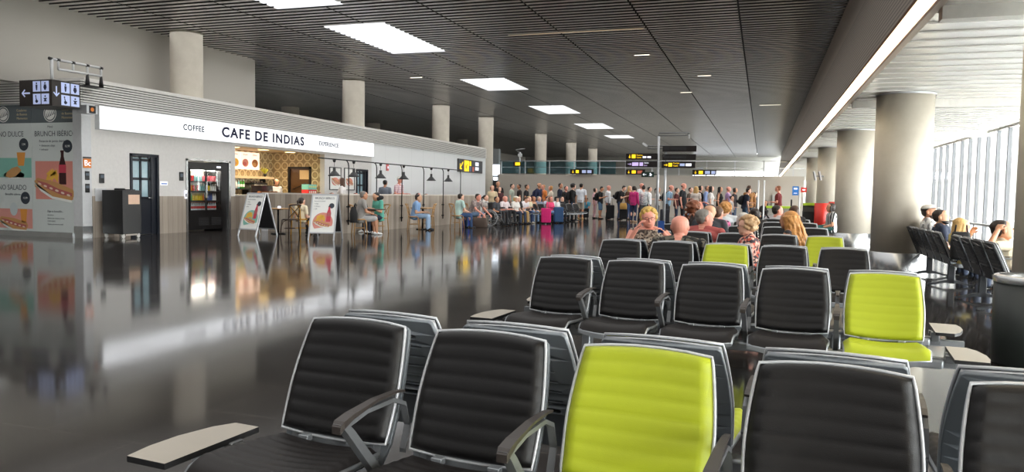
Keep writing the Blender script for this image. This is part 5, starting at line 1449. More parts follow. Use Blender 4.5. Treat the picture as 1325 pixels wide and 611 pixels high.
        if st == 'bob':
            hm.ell(Hd(0, -.1, .42), (.47 * hh, .42 * hh, .42 * hh), 0, HR, 14, 10); 
            for s in (-1, 1): hm.cone(Hd(s * .38, .1, .6), Hd(s * .40, .1, .1), .11 * hh, .09 * hh, 8)
        if st == 'pony': hm.cone(Hd(0, -.5, .72), Hd(0, -.78, .5), .13 * hh, .15 * hh, 10); hm.cone(Hd(0, -.78, .5), Hd(0, -.72, -.3), .15 * hh, .06 * hh, 10)
        if st == 'bun': hm.ell(Hd(0, -.42, .95), (.2 * hh, .2 * hh, .18 * hh), 0, HR)
        if st in ('curly', 'curlylong', 'tousled'):
            kz, rz_ = (.985, .10) if st == 'tousled' else (1.07, .13)
            r2 = random.Random(len(label))
            for k in range(120 if st != 'curly' else 90):
                th, ph = r2.uniform(0, 6.283), r2.uniform(-.9, 1.5)
                p_ = V(.45 * math.cos(th) * math.cos(ph), .47 * math.sin(th) * math.cos(ph) - .08, .62 + .42 * math.sin(ph))
                if p_.y > .22 and p_.z < (.86 if st == 'tousled' else .78): continue
                if st == 'curlylong' and ph < 0: p_ = V(p_.x * 1.25, min(p_.y, 0.05) * 1.1, r2.uniform(-.55, .5))
                hm.ell(Hd(p_.x * kz, p_.y * kz, p_.z * kz + (.06 if st == 'tousled' else 0)), (rz_ * hh, rz_ * hh, rz_ * hh * (1.25 if st == 'tousled' else .95)), 0, None, 8, 6)
        if st == 'crop':
            hm.ell(Hd(0, .0, .80), (.45 * hh, .495 * hh, .30 * hh), 0, HR, 14, 10)
            r2 = random.Random(3)
            for k in range(60):
                th = r2.uniform(0, 6.283); rr_ = r2.uniform(.0, 1.0)
                p_ = V(.38 * math.cos(th) * rr_, .44 * math.sin(th) * rr_ - .04, .97 - .17 * rr_ * rr_)
                hm.cone(Hd(*p_), Hd(p_.x * 1.12, p_.y * 1.1 + .02, p_.z + .10), .07 * hh, .035 * hh, 6)
        if st == 'quiff': hm.ell(Hd(0, .06, .88), (.44 * hh, .46 * hh, .24 * hh), 0, HR); hm.ell(Hd(.05, .2, 1.0), (.32 * hh, .28 * hh, .14 * hh), 0, HR)
        ho = hm.build('hair', HA[hc], root); REMESH.append((ho, max(.009, vox * .9) if q else .007, None))
    if beard:
        q_ = MB(); q_.rings([[Hd(rx * math.cos(R(k)), yo + ry * math.sin(R(k)), z) for k in range(-10, 191, 20)] + [Hd(rx * .93 * math.cos(R(k)), yo + ry * .9 * math.sin(R(k)), z) for k in range(190, -11, -20)] for z, rx, ry, yo in ((-.03, .19, .17, .27), (.06, .26, .275, .19), (.15, .32, .345, .12), (.22, .345, .385, .08))], 0, True); q_.build('beard', HA[beard], root)
    if hat:
        q_ = MB(); hm_ = cl(hat)
        q_.rings([[Hd(rx * math.cos(2 * math.pi * i / 18), ry * math.sin(2 * math.pi * i / 18) - .02, z) for i in range(18)] for z, rx, ry in ((.74, .44, .53), (.86, .42, .50), (.98, .33, .40), (1.05, .15, .18))], 0, True)
        q_.rings([[Hd(xx, yy, .745 + dz - .06 * max(0, yy - .5)) for xx, yy in ((-.38, .30), (-.36, .58), (-.2, .82), (0, .88), (.2, .82), (.36, .58), (.38, .30))] for dz in (0, .035)], 0, False)
        q_.build('cap', hm_, root)
    if glasses:
        q_ = MB()
        for s in (-1, 1): q_.tube([Hd(s * .16 + .11 * math.cos(R(k)), .50, .51 + .085 * math.sin(R(k))) for k in range(0, 360, 30)], .0018, 5, 0, True); q_.tube([Hd(s * .27, .49, .53), Hd(s * .40, .1, .53)], .0016, 5)
        q_.tube([Hd(-.05, .505, .53), Hd(.05, .505, .53)], .0016, 5); q_.build('glasses', m_black, root)
    root_data[root.name] = dict(hip=hip, T=T, Hd=Hd, wr=wr, h=h, fw=fw, up=up, hh=hh, a=a)
    return root
root_data = {}
def world_pt(p, v): return Matrix.Translation(p.location) @ p.rotation_euler.to_matrix().to_4x4() @ v
def backpack(p, label, rgb, group=None):
    """a backpack worn on the person's back"""
    d = root_data[p.name]
    b = thing('backpack', label, 'backpack', p.location, p.rotation_euler.z, group)
    T, h = d['T'], d['h']
    q_ = MB(); rr = []
    for u, rx, ry in ((.02, .07, .04), (.05, .085, .06), (.13, .09, .065), (.21, .085, .06), (.265, .06, .035)):
        c = T(0, -.072 * h - ry * h * .9, u * h)
        rr.append([c + V(rx * h * math.cos(2 * math.pi * i / 14), 0, 0) + d['fw'] * (ry * h * math.sin(2 * math.pi * i / 14)) for i in range(14)])
    q_.rings(rr); q_.build('bag', cl(rgb), b)
    q_ = MB()
    for s in (-1, 1): q_.tube([T(s * .07 * h, -.085 * h, .26 * h), T(s * .075 * h, -.02 * h, .315 * h), T(s * .08 * h, .085 * h, .24 * h), T(s * .085 * h, .085 * h, .15 * h), T(s * .09 * h, -.06 * h, .07 * h)], .013, 6)
    q_.build('strap', cl(rgb), b)
    q_ = MB(); c = T(0, -.215 * h, .09 * h); q_.ell(c, (.07 * h, .02 * h, .05 * h)); q_.build('pocket', cl(rgb), b)
    return b
def suitcase(label, x, y, rz, rgb, hgt=.6, handle=True, group='suitcases in the crowd'):
    b = thing('suitcase', label, 'suitcase', (x, y, 0), R(rz), group)
    q_ = MB(); q_.box((0, 0, .05 + hgt / 2), (.42, .25, hgt), 0, None, .04)
    for k in (-.12, -.04, .04, .12): q_.box((k, 0, .05 + hgt / 2), (.02, .258, hgt * .8), 0, None, .004)
    q_.build('shell', cl(rgb), b)
    for sx_ in (-.16, .16):
        for sy_ in (-.09, .09):
            w2 = MB(); w2.cyl((sx_ - .012, sy_, .028), (sx_ + .012, sy_, .028), .028, 10); w2.build('wheel', m_rubber, b)
    if handle:
        q_ = MB(); q_.tube([(-.1, .09, .05 + hgt), (-.1, .09, hgt + .42), (.1, .09, hgt + .42), (.1, .09, .05 + hgt)], .011, 6); q_.build('handle', m_armgrey, b)
    return b
def wheelchair(label, x, y, a):
    b = thing('wheelchair', label, 'wheelchair', (x, y, 0), R(-a), 'wheelchairs')
    for s in (-1, 1):
        q_ = MB(); n = 28
        q_.tube([(s * .29, -.05 + .30 * math.cos(2 * math.pi * i / n), .31 + .30 * math.sin(2 * math.pi * i / n)) for i in range(n)], .022, 6, 0, True); wl_ = q_.build('wheel', mat('grey_tyre', (150, 150, 152), .5), b)
        q_ = MB(); q_.tube([(s * .33, -.05 + .25 * math.cos(2 * math.pi * i / n), .31 + .25 * math.sin(2 * math.pi * i / n)) for i in range(n)], .012, 6, 0, True); q_.build('push_rim', m_steel, wl_)
        q_ = MB(); 
        for i in range(12): q_.cyl((s * .29, -.05, .31), (s * .29, -.05 + .29 * math.cos(R(30 * i)), .31 + .29 * math.sin(R(30 * i))), .004, 5)
        q_.cyl((s * .25, -.05, .31), (s * .33, -.05, .31), .03, 10); q_.build('spokes', m_steel, wl_)
        q_ = MB(); q_.tube([(s * .22, .42 + .08 * math.cos(R(k)), .09 + .08 * math.sin(R(k))) for k in range(0, 360, 30)], .014, 6, 0, True); q_.cyl((s * .2, .42, .09), (s * .24, .42, .09), .05, 10); q_.build('caster', m_rubber, b)
        q_ = MB(); q_.tube([(s * .23, -.35, .92), (s * .23, -.24, .92), (s * .23, -.2, .86), (s * .23, -.18, .2), (s * .23, .38, .2), (s * .23, .42, .42), (s * .23, .35, .66), (s * .23, -.15, .68)], .012, 6); q_.tube([(s * .23, -.18, .45), (s * .23, .35, .45), (s * .2, .5, .12)], .012, 6); q_.build('frame', m_armgrey, b)
        q_ = MB(); q_.box((s * .23, .1, .70), (.05, .3, .035), 0, None, .01); q_.build('armrest', m_blackpl, b)
        q_ = MB(); q_.box((s * .11, .58, .1), (.15, .16, .015)); q_.build('footplate', m_blackpl, b)
    q_ = MB(); q_.bx(-.22, .22, -.17, .32, .44, .475, 0, .01); q_.build('seat', m_blackpl, b)
    q_ = MB(); q_.box((0, -.2, .70), (.44, .03, .42), 0, (R(6), 0, 0), .01); q_.build('backrest', m_blackpl, b)
    return b
phone_woman = person('woman with short yellow blond hair facing the camera with a phone', -1.35, 9.55, 172, pose='sit', ztop=1.12, h=1.68, top='leopard', hair=('tousled', 'yellow'), skin='pink', arms=('face', ((0.1, 0.05, -0.11), (-0.01, 0.165, 0.005))), turn=-6, q=0, glasses=True, female=True, sleeve='n', wide=1.12, legs=(60, 60, 70), seat=0.45)
person('bald man in a dark camouflage shirt seen from behind in the third row', -0.83, 8.2, 4, pose='sit', ztop=1.09, h=1.76, top='camo', hair=('bald', 'stub'), skin='pink', arms=('lap', 'lap'), q=0, wide=1.12, turn=3)
person('grey haired man in a brick red T-shirt turned to the right, seen from behind', -0.75, 10.45, 12, pose='sit', ztop=1.12, h=1.78, top=(172, 84, 80), hair=('short', 'grey'), skin='pink', arms=('lap', 'lap'), turn=52, q=0, wide=1.14)
person('woman with curly sandy hair and a coral flowered top, looking left', -0.14, 9.5, 262, pose='sit', ztop=1.05, h=1.58, top='coral', hair=('curly', 'sand'), skin='fair', arms=('lap', 'lap'), q=0, glasses=True, female=True, wide=1.1)
person('woman with very long golden hair leaning left beside the lime seat', 0.46, 10.4, 290, pose='sit', ztop=1.12, h=1.68, top=(40, 36, 38), hair=('longwave', 'gold'), skin='tan', arms=('lap', 'lap'), q=0, female=True, lean=14, sleeve='n')
person('woman with big brown curls seated behind the bald man', -1.09, 12.85, 60, pose='sit', ztop=1.19, h=1.66, top=(60, 50, 48), hair=('curlylong', 'auburn'), arms=('lap', 'lap'), q=1, female=True)
person('sunburnt bald man in a grey shirt seen from behind, hand to his head', -1.22, 15.4, 10, pose='sit', ztop=1.2, h=1.84, top=(120, 134, 150), hair=('bald', 'stub'), skin='pink', q=1, arms=('head', 'lap'))
person('dark haired man facing the camera between the brick red shirt and the pink plaid', -0.77, 12.1, 180, pose='sit', ztop=1.17, h=1.7, top=(50, 52, 58), hair=('short', 'black'), skin='olive', q=1, arms=('lap', 'lap'))
person('brown haired woman in a pink and purple plaid shirt seen from behind', -0.71, 13.0, 22, pose='sit', ztop=1.13, h=1.66, top='plaidpink', sleeve='l', hair=('short', 'brown'), q=1, female=True, arms=('lap', 'lap'))
person('person with short curly blond hair and a white top, right of the pink plaid', -0.69, 15.3, 10, pose='sit', ztop=1.16, h=1.7, top=(210, 214, 220), hair=('curly', 'gold'), q=1, arms=('lap', 'lap'))
person('white haired person in black and white zigzag stripes behind the curly sandy hair', -0.29, 13.05, 350, pose='sit', ztop=1.03, h=1.66, top='zigzag', sleeve='l', hair=('bob', 'white'), q=1, arms=('lap', 'lap'), female=True)
person('dark haired person whose hair shows just above the curly sandy hair', -0.14, 15.4, 5, pose='sit', ztop=1.08, h=1.62, top=(50, 46, 44), hair=('bob', 'dark'), q=2, arms=('lap', 'lap'))
strap_man = person('man in a white shirt with a dark shoulder strap near the gate desk', 0.3, 17.7, 30, pose='sit', ztop=1.12, h=1.78, top=(214, 206, 208), hair=('short', 'dark'), skin='pink', q=1, turn=40, arms=('lap', 'lap'), sleeve='l')
person('long brown haired woman in black, seated behind the golden haired woman', 0.64, 17.0, 345, pose='sit', ztop=1.13, h=1.72, top=(36, 32, 32), hair=('long', 'brown'), q=1, female=True, arms=('lap', 'lap'))
person('person in a black top with white stripes sitting by the second column', 1.77, 22.0, 260, pose='sit', ztop=1.16, h=1.74, top='stripes', hair=('bob', 'dark'), skin='tan', q=1, arms=('lap', 'lap'), legs=(20, 70, 66), seat=0.45)
person('bearded man in a white baseball cap and printed T-shirt by the windows', 2.84, 14.75, 92, pose='sit', ztop=1.21, h=1.8, top='whiteprint', hair=('short', 'dark'), beard='dark', hat=(214, 208, 200), skin='tan', q=0, turn=20, arms=('lap', 'lap'), seat=0.47, lean=-14)
person('dark bearded man in a navy vest over a light grey sleeve by the windows', 2.87, 14.05, 92, pose='sit', ztop=1.14, h=1.8, top=(34, 42, 62), hair=('short', 'dark'), beard='black', skin='olive', q=0, turn=14, arms=('lap', 'lap'), seat=0.47, lean=-14)
person('blond woman in a pale yellow top on the window seats', 2.8, 12.55, 78, pose='sit', ztop=1.04, h=1.68, top=(214, 196, 128), hair=('long', 'blond'), skin='tan', q=0, female=True, arms=('lap', 'face'), turn=10, nod=12, lean=-14)
person('man in a beige T-shirt with his hand raised to his head at the right edge', 2.8, 10.45, 85, pose='sit', ztop=1.07, h=1.76, top=(206, 192, 166), hair=('short', 'dark'), skin='tan', q=0, arms=(((0.085, -0.14, 0.0), (-0.015, -0.06, 0.1)), 'lap'), lean=-14)
person('person in a red top standing far down the window aisle', 3.48, 27.5, 60, h=1.76, top=(206, 60, 90), hair=('fringe', 'stub'), skin='pink', q=2)
person('white haired person seated far down between two columns', 3.0, 24.2, 90, pose='sit', ztop=1.12, h=1.7, top=(190, 186, 190), hair=('short', 'white'), q=2, arms=('lap', 'lap'))
person('man in a grey T-shirt on a bistro chair with his back to the camera', -11.26, 19.8, 48, pose='sit', ztop=1.28, h=1.78, top=(158, 154, 150), hair=('short', 'grey'), skin='tan', q=1, arms=('lap', 'hold'), legs=(176, 176, 176), leg='short', shoe=(230, 230, 230), lean=8)
teal_man = person('man in a teal T-shirt with a black neck pillow looking down at his phone', -11.37, 21.2, 212, pose='sit', ztop=1.25, h=1.78, top=(96, 176, 158), hair=('short', 'black'), skin='olive', q=1, arms=('phone', 'phone'), nod=16, legs=(40, 48, 66), shoe=(236, 236, 236), lean=6)
person('man in a light blue shirt seated on a bistro chair by the partition', -11.11, 23.2, 72, pose='sit', ztop=1.2, h=1.78, top=(130, 164, 206), hair=('short', 'dark'), skin='olive', q=1, arms=('hold', 'hold'), legs=(150, 176, 206), lean=10)
person('person in a pale mint T-shirt on the last bistro chair of the partition', -10.44, 25.4, 40, pose='sit', ztop=1.24, h=1.76, top=(186, 214, 208), hair=('short', 'dark'), skin='fair', q=1, arms=('lap', 'lap'), legs=(44, 70, 110), lean=8)
person('man in a plaid shirt and denim shorts leaning on his knees', -10.4, 26.6, 100, pose='sit', ztop=1.26, h=1.82, top='plaidgrey', hair=('short', 'black'), skin='pink', q=1, arms=('knee', 'knee'), legs=(110, 136, 166), leg='short', lean=26, shoe=(60, 60, 60), wide=1.12)
person('girl in a white top on the mustard chair between the sandwich boards', -12.53, 18.7, 10, pose='sit', ztop=1.07, h=1.62, top=(240, 226, 196), hair=('pony', 'dark'), q=1, female=True, arms=('hold', 'hold'), legs=(50, 46, 46))
person('barista in a grey shirt with dark hair behind the cafe counter', -17.5, 24.46, 120, h=1.68, top=(170, 170, 176), hair=('bob', 'dark'), skin='tan', q=2, female=True, arms=('hold', 'hold'))
person('woman with long light brown hair in a white top standing behind the partition', -13.89, 23.2, 250, h=1.72, top=(230, 226, 224), hair=('long', 'brown'), q=2, female=True)
person('man with dark hair and a grey T-shirt standing behind the lamps', -15.03, 28.5, 350, h=1.74, top=(120, 128, 140), hair=('short', 'black'), skin='tan', q=2)
person('sunlit white haired man in a pale plaid shirt standing behind the lamps', -14.0, 27.6, 95, h=1.88, top='plaidwhite', hair=('short', 'white'), skin='pink', q=2, lean=8, arms=('hold', 'hold'))
person('auburn top of a head just above the partition beside the second sandwich board', -13.2, 21.39, 110, pose='sit', ztop=1.27, h=1.62, top=(130, 90, 84), hair=('bob', 'auburn'), skin='pink', q=3, arms=('lap', 'lap'))
person('dark haired diner behind the girl in white', -14.2, 22.24, 110, pose='sit', ztop=1.27, h=1.62, top=(130, 90, 84), hair=('bob', 'black'), skin='pink', q=3, arms=('lap', 'lap'))
person('reddish brown head just above the partition left of the grey haired man', -13.4, 23.25, 110, pose='sit', ztop=1.27, h=1.62, top=(130, 90, 84), hair=('bob', 'auburn'), skin='pink', q=3, arms=('lap', 'lap'))
person('balding head just above the partition over the teal T-shirt', -13.2, 24.26, 110, pose='sit', ztop=1.27, h=1.66, top=(130, 90, 84), hair=('fringe', 'sand'), skin='pink', q=3, arms=('lap', 'lap'))
person('auburn head just above the partition under the third lamp post', -13.4, 26.22, 110, pose='sit', ztop=1.27, h=1.64, top=(130, 90, 84), hair=('short', 'auburn'), skin='pink', q=3, arms=('lap', 'lap'))
person('black haired head just above the partition over the light blue shirt', -13.2, 27.85, 110, pose='sit', ztop=1.27, h=1.68, top=(130, 90, 84), hair=('short', 'black'), skin='pink', q=3, arms=('lap', 'lap'))
person('brown head just above the partition under the fifth lamp', -13.4, 29.03, 110, pose='sit', ztop=1.27, h=1.62, top=(130, 90, 84), hair=('short', 'brown'), skin='pink', q=3, arms=('lap', 'lap'))
person('woman in black trousers with a dark ponytail reading beside the plaid shirt man', -10.59, 28.6, 95, pose='sit', ztop=1.2, h=1.68, top=(206, 200, 196), hair=('pony', 'dark'), q=2, female=True, arms=('phone', 'phone'), legs=(22, 22, 24), seat=0.45)
person('dark haired person in grey sitting in the left wheelchair', -9.98, 28.2, 98, pose='sit', ztop=1.15, h=1.66, top=(60, 62, 68), hair=('short', 'black'), skin='tan', q=2, arms=('lap', 'lap'), legs=(40, 40, 44), seat=0.48)
person('bald sunburnt man in white with folded arms in the right wheelchair', -10.14, 29.7, 112, pose='sit', ztop=1.17, h=1.74, top=(216, 204, 206), hair=('fringe', 'stub'), skin='pink', q=2, arms=('cross', 'cross'), legs=(36, 36, 40), seat=0.48)
person('auburn haired woman in a cream top behind the wheelchairs', -11.69, 32.5, 170, h=1.62, top=(216, 196, 160), hair=('bob', 'auburn'), q=3, female=True)
person('tall dark haired man in black behind the wheelchairs, by the big column', -12.66, 36.0, 150, h=1.86, top=(30, 28, 30), hair=('short', 'black'), skin='tan', q=3)
person('dark haired woman with red lipstick behind the wheelchairs', -11.74, 33.6, 140, h=1.56, top=(70, 30, 34), hair=('bob', 'dark'), q=3, female=True)
person('dark haired person in a pale green shirt standing right of the big column', -12.42, 37.5, 85, h=1.76, top=(186, 196, 180), hair=('short', 'black'), q=2)
person('man in dark clothes looking left, second to stand right of the big column', -12.16, 38, 250, h=1.76, top=(54, 46, 44), hair=('short', 'dark'), skin='tan', q=3)
person('dark haired man in a black T-shirt standing in the crowd looking right', -11.16, 36.0, 80, h=1.72, top=(26, 26, 30), hair=('short', 'dark'), skin='tan', q=2)
_p = person('bald man in navy carrying a navy backpack in the crowd', -10.81, 37.0, 105, h=1.82, top=(34, 40, 70), sleeve='l', hair=('fringe', 'dark'), skin='tan', q=2)
backpack(_p, 'navy backpack on the bald man in the crowd', (36, 42, 76))
person('fair person in a bright orange top standing in the crowd', -10.85, 38.0, 215, h=1.74, top=(236, 140, 70), hair=('short', 'gold'), skin='pink', q=3)
person('fair haired woman in white standing in a patch of light in the crowd', -10.71, 39.0, 250, h=1.7, top=(246, 232, 214), hair=('bob', 'gold'), skin='pink', q=3, female=True)
person('man in a dark suit jacket over a white shirt in the crowd', -10.09, 38.5, 88, h=1.84, top=(24, 30, 52), sleeve='l', hair=('short', 'dark'), skin='tan', q=2)
person('dark haired person in black just right of the suit jacket', -9.52, 37.5, 120, h=1.68, top=(28, 26, 28), hair=('short', 'dark'), skin='pink', q=3)
_p = person('woman with black curls in a black top and jeans facing right', -8.92, 36.5, 72, h=1.78, top=(26, 26, 28), sleeve='l', hair=('curly', 'black'), skin='fair', q=2, female=True, legs=(70, 96, 130))
backpack(_p, 'black backpack on the woman with black curls', (24, 24, 26))
person('tall man in a white T-shirt and beige shorts seen from behind', -8.98, 38.6, 8, h=1.84, top=(226, 230, 238), hair=('short', 'black'), skin='tan', q=1, legs=(176, 168, 156), leg='short', shoe=(196, 160, 110))
person('crouching person in a teal top and black cap right of the man in white', -9.12, 40.5, 200, pose='sit', ztop=1.1, h=1.7, top=(70, 150, 176), hair=('short', 'dark'), hat=(30, 30, 30), skin='tan', q=2, arms=('knee', 'knee'), legs=(30, 30, 32), seat=0.42)
person('woman in a white cap and white top, first of the seated row', -9.9, 30.4, 112, pose='sit', h=1.68, skin='fair', arms=('lap', 'lap'), q=2, top=(226, 222, 216), hair=('bob', 'blond'), hat=(232, 224, 206), female=True)
person('woman with long brown hair in dark with khaki trousers in the seated row', -9.94, 30.9, 112, pose='sit', h=1.68, skin='fair', arms=('lap', 'lap'), q=2, top=(46, 40, 42), hair=('long', 'brown'), female=True, legs=(190, 156, 104))
person('brown haired boy in a white T-shirt and jeans bending over his phone', -9.91, 31.4, 112, pose='sit', h=1.68, skin='fair', arms=('phone', 'phone'), q=2, top=(228, 224, 230), hair=('short', 'brown'), legs=(44, 62, 104), lean=20, nod=25, shoe=(220, 214, 200))
person('fair haired woman in cream with light jeans in the seated row', -9.81, 32.0, 112, pose='sit', h=1.68, skin='fair', arms=('lap', 'lap'), q=2, top=(214, 206, 176), hair=('long', 'blond'), female=True, legs=(130, 160, 196))
person('tanned woman in a peach dress with bare legs in the seated row', -9.78, 32.6, 112, pose='sit', h=1.68, skin='tan', arms=('lap', 'lap'), q=2, top=(216, 166, 130), hair=('bob', 'auburn'), female=True, leg='dress', sleeve='n')
person('grey haired man in a blue grey shirt in the seated row', -9.7, 33.2, 112, pose='sit', h=1.68, skin='fair', arms=('lap', 'lap'), q=2, top=(130, 140, 160), hair=('short', 'grey'), legs=(50, 60, 80))
person('person in a pale lilac T-shirt bending forward in the seated row', -9.62, 33.8, 112, pose='sit', h=1.68, skin='fair', arms=('lap', 'lap'), q=2, top=(206, 206, 226), hair=('short', 'dark'), lean=22, legs=(40, 44, 56))
person('woman in a hot pink top and light blue jeans next to the pink suitcase', -8.99, 32.6, 112, pose='sit', h=1.74, skin='pink', arms=('lap', 'lap'), q=2, top=(236, 70, 120), hair=('long', 'auburn'), female=True, legs=(120, 160, 206))
person('woman in a white shirt and dark sun hat by the blue suitcase', -8.97, 33.6, 112, pose='sit', h=1.68, skin='fair', arms=('lap', 'lap'), q=2, top=(222, 220, 222), hair=('bob', 'black'), female=True, hat=(34, 32, 36), legs=(40, 40, 44), sleeve='l')
person('man in black leaning back at the far end of the seated row', -8.95, 34.8, 112, pose='sit', h=1.68, skin='fair', arms=('lap', 'lap'), q=2, top=(34, 34, 38), hair=('short', 'dark'), legs=(30, 30, 34), sleeve='l', lean=-12)
person('slim person in a pale pink outfit at the left end of the queue', -8.6, 40.2, 88, h=1.62, skin='fair', arms=('down', 'hold'), q=2, top=(226, 180, 186), legs=(226, 180, 186), hair=('bob', 'dark'), female=True)
_p = person('dark haired man in a black T-shirt and denim shorts reading his phone', -8.14, 39.5, 95, h=1.72, skin='tan', arms=('phone', 'phone'), q=2, top=(28, 28, 32), legs=(90, 120, 150), leg='short', hair=('short', 'black'), nod=25)
backpack(_p, 'black backpack on the man in denim shorts', (26, 26, 28))
person('balding man in a white shirt and black trousers in the queue', -7.93, 40.5, 98, h=1.78, skin='pink', arms=('down', 'hold'), q=2, top=(232, 232, 236), sleeve='l', legs=(24, 24, 28), hair=('fringe', 'stub'), wide=1.1)
_p = person('dark haired man in black stooping over his phone with a big black backpack', -7.12, 39.5, 95, h=1.8, skin='fair', arms=('phone', 'phone'), q=2, top=(26, 26, 30), legs=(48, 62, 92), hair=('short', 'black'), nod=28, lean=14)
backpack(_p, 'big black backpack on the stooping man in the queue', (20, 20, 24))
person('blond woman in a brown jacket standing left of the magenta jacket', -6.66, 39.8, 130, h=1.76, skin='fair', arms=('down', 'hold'), q=2, top=(96, 62, 46), sleeve='l', legs=(60, 84, 130), hair=('long', 'blond'), female=True)
person('dark haired woman in a magenta jacket and jeans seen from behind', -5.84, 36.2, 22, h=1.72, skin='fair', arms=('down', 'hold'), q=1, top=(206, 50, 124), sleeve='l', legs=(40, 52, 84), hair=('bob', 'dark'), female=True, shoe=(190, 150, 120))
person('woman with dark hair in a bun and a white floral jacket', -5.44, 36.6, 338, h=1.74, skin='fair', arms=('down', 'hold'), q=1, top='whiteflower', sleeve='l', legs=(110, 116, 120), hair=('bun', 'dark'), female=True, nod=15)
person('tall balding man whose head shows behind the floral jacket', -6.16, 40.5, 120, h=1.92, skin='pink', arms=('down', 'hold'), q=2, top=(220, 220, 224), hair=('fringe', 'brown'))
person('dark haired person in white right behind the floral jacket', -5.66, 40, 90, h=1.72, skin='fair', arms=('down', 'hold'), q=2, top=(230, 230, 232), hair=('short', 'black'))
person('dark haired woman in a white T-shirt and black skirt in the queue', -4.89, 37.5, 82, h=1.68, skin='tan', arms=('hold', 'hold'), q=2, top=(232, 230, 228), legs=(26, 26, 30), hair=('pony', 'black'), female=True)
_p = person('shaven man in a light blue shirt leaning on a dark suitcase', -4.18, 35.6, 98, h=1.78, skin='pink', arms=('hold', 'hold'), q=2, top=(150, 186, 216), legs=(40, 40, 46), hair=('fringe', 'dark'), lean=12)
backpack(_p, 'dark backpack on the man in light blue', (34, 36, 42))
person('person in a maroon top between the light blue shirt and the black T-shirt', -3.93, 37, 92, h=1.66, skin='fair', arms=('down', 'hold'), q=2, top=(86, 36, 36), hair=('short', 'dark'))
person('burly shaven man in a black T-shirt in the middle of the queue', -3.34, 34, 97, h=1.84, skin='pink', arms=('down', 'hold'), q=1, top=(24, 26, 32), legs=(34, 34, 38), hair=('fringe', 'dark'), wide=1.15)
person('dark haired person in brown behind the blond woman of the queue', -3.2, 36, 110, h=1.68, skin='fair', arms=('down', 'hold'), q=2, top=(80, 66, 56), hair=('short', 'dark'))
person('blond woman in a white lace top in the middle of the queue', -2.86, 35, 20, h=1.72, skin='fair', arms=('down', 'hold'), q=2, top=(226, 214, 206), hair=('long', 'blond'), female=True)
person('dark haired woman in black just right of the blond woman', -2.83, 37, 100, h=1.78, skin='fair', arms=('down', 'hold'), q=2, top=(28, 28, 30), hair=('bob', 'black'), female=True)
person('grey haired man in a lilac blue shirt in the queue', -2.54, 37, 92, h=1.8, skin='tan', arms=('down', 'hold'), q=2, top=(140, 160, 206), hair=('short', 'grey'), sleeve='l')
person('woman with long black hair over a white T-shirt in the queue', -2.22, 35, 85, h=1.74, skin='fair', arms=('down', 'hold'), q=2, top=(222, 218, 216), hair=('long', 'dark'), female=True)
person('woman with long black hair in a black vest top in the queue', -1.94, 37, 98, h=1.74, skin='tan', arms=('down', 'hold'), q=2, top=(24, 24, 26), sleeve='n', hair=('long', 'black'), female=True)
person('balding man in a lilac shirt in the queue', -1.58, 37.5, 90, h=1.76, skin='pink', arms=('down', 'hold'), q=2, top=(176, 146, 190), hair=('fringe', 'stub'))
person('child in a white T-shirt and jeans in the queue', -1.27, 33.5, 95, h=1.32, skin='fair', arms=('down', 'hold'), q=2, top=(226, 222, 220), legs=(56, 96, 160), hair=('short', 'dark'))
person('dark haired person in dark clothes behind the child', -1.26, 37, 100, h=1.7, skin='tan', arms=('down', 'hold'), q=2, top=(46, 40, 42), hair=('bob', 'dark'))
_p = person('stooping person in navy with a large black backpack near the white poles', -0.72, 33.5, 78, h=1.66, skin='fair', arms=('down', 'hold'), q=2, top=(30, 38, 56), legs=(30, 60, 84), hair=('short', 'dark'), lean=12)
backpack(_p, 'large black backpack near the white poles', (22, 24, 30))
person('woman with long brown hair in an orange brown jacket', -0.56, 34.2, 342, h=1.78, skin='fair', arms=('down', 'hold'), q=2, top=(150, 104, 60), sleeve='l', legs=(40, 60, 80), hair=('long', 'brown'), female=True)
person('person in a grey hooded top right of the orange brown jacket', -0.34, 35, 60, h=1.5, skin='fair', arms=('down', 'hold'), q=2, top=(120, 122, 126), sleeve='l', hair=('short', 'dark'))
person('dark haired woman in black seated left of the gate desk', 0.12, 33, 200, h=1.66, skin='tan', arms=('lap', 'lap'), q=2, pose='sit', top=(46, 40, 40), hair=('long', 'black'), female=True)
person('man in a dark red polo shirt standing behind the gate desk', 0.59, 31.9, 282, h=1.74, skin='pink', arms=('hold', 'hold'), q=1, top=(110, 26, 32), hair=('short', 'auburn'), legs=(50, 48, 50))
suitcase('magenta hard suitcase standing by the woman in hot pink', -8.8, 31.3, 20, (206, 30, 110), 0.62, True)
suitcase('blue hard suitcase standing right of the magenta one', -8.54, 32.4, 30, (44, 76, 116), 0.66, True)
suitcase('black suitcase in front of the bald man in the white shirt', -7.61, 39.6, 10, (24, 24, 28), 0.7, True)
suitcase('black suitcase under the yellow bag in the queue', -6.74, 38.6, 15, (26, 26, 30), 0.5, True)
suitcase('dark grey suitcase beside the man in the light blue shirt', -4.22, 35.0, 10, (52, 54, 62), 0.62, True)
suitcase('black suitcase beside the crouching person in teal', -9.0, 39.6, 25, (26, 26, 28), 0.5, True)
wheelchair('black wheelchair on the left with a large spoked wheel facing right', -10.02, 28.2, 98)
wheelchair('second black wheelchair, right of the first one', -10.14, 29.65, 112)
bistro_chair((-11.24, 19.75, 0), R(-48), m_wood, 'wooden bistro chair under the man in the grey T-shirt', 'bistro chairs')
bistro_chair((-11.37, 21.25, 0), R(-212), m_wood, 'wooden bistro chair under the man in the teal T-shirt', 'bistro chairs')
bistro_chair((-11.11, 23.15, 0), R(-72), m_wood, 'wooden bistro chair under the man in the light blue shirt', 'bistro chairs')
bistro_chair((-11.04, 24.1, 0), R(-255), m_wood, 'empty wooden bistro chair right of the light blue shirt', 'bistro chairs')
bistro_chair((-10.45, 25.35, 0), R(-40), m_wood, 'wooden bistro chair under the person in pale mint', 'bistro chairs')
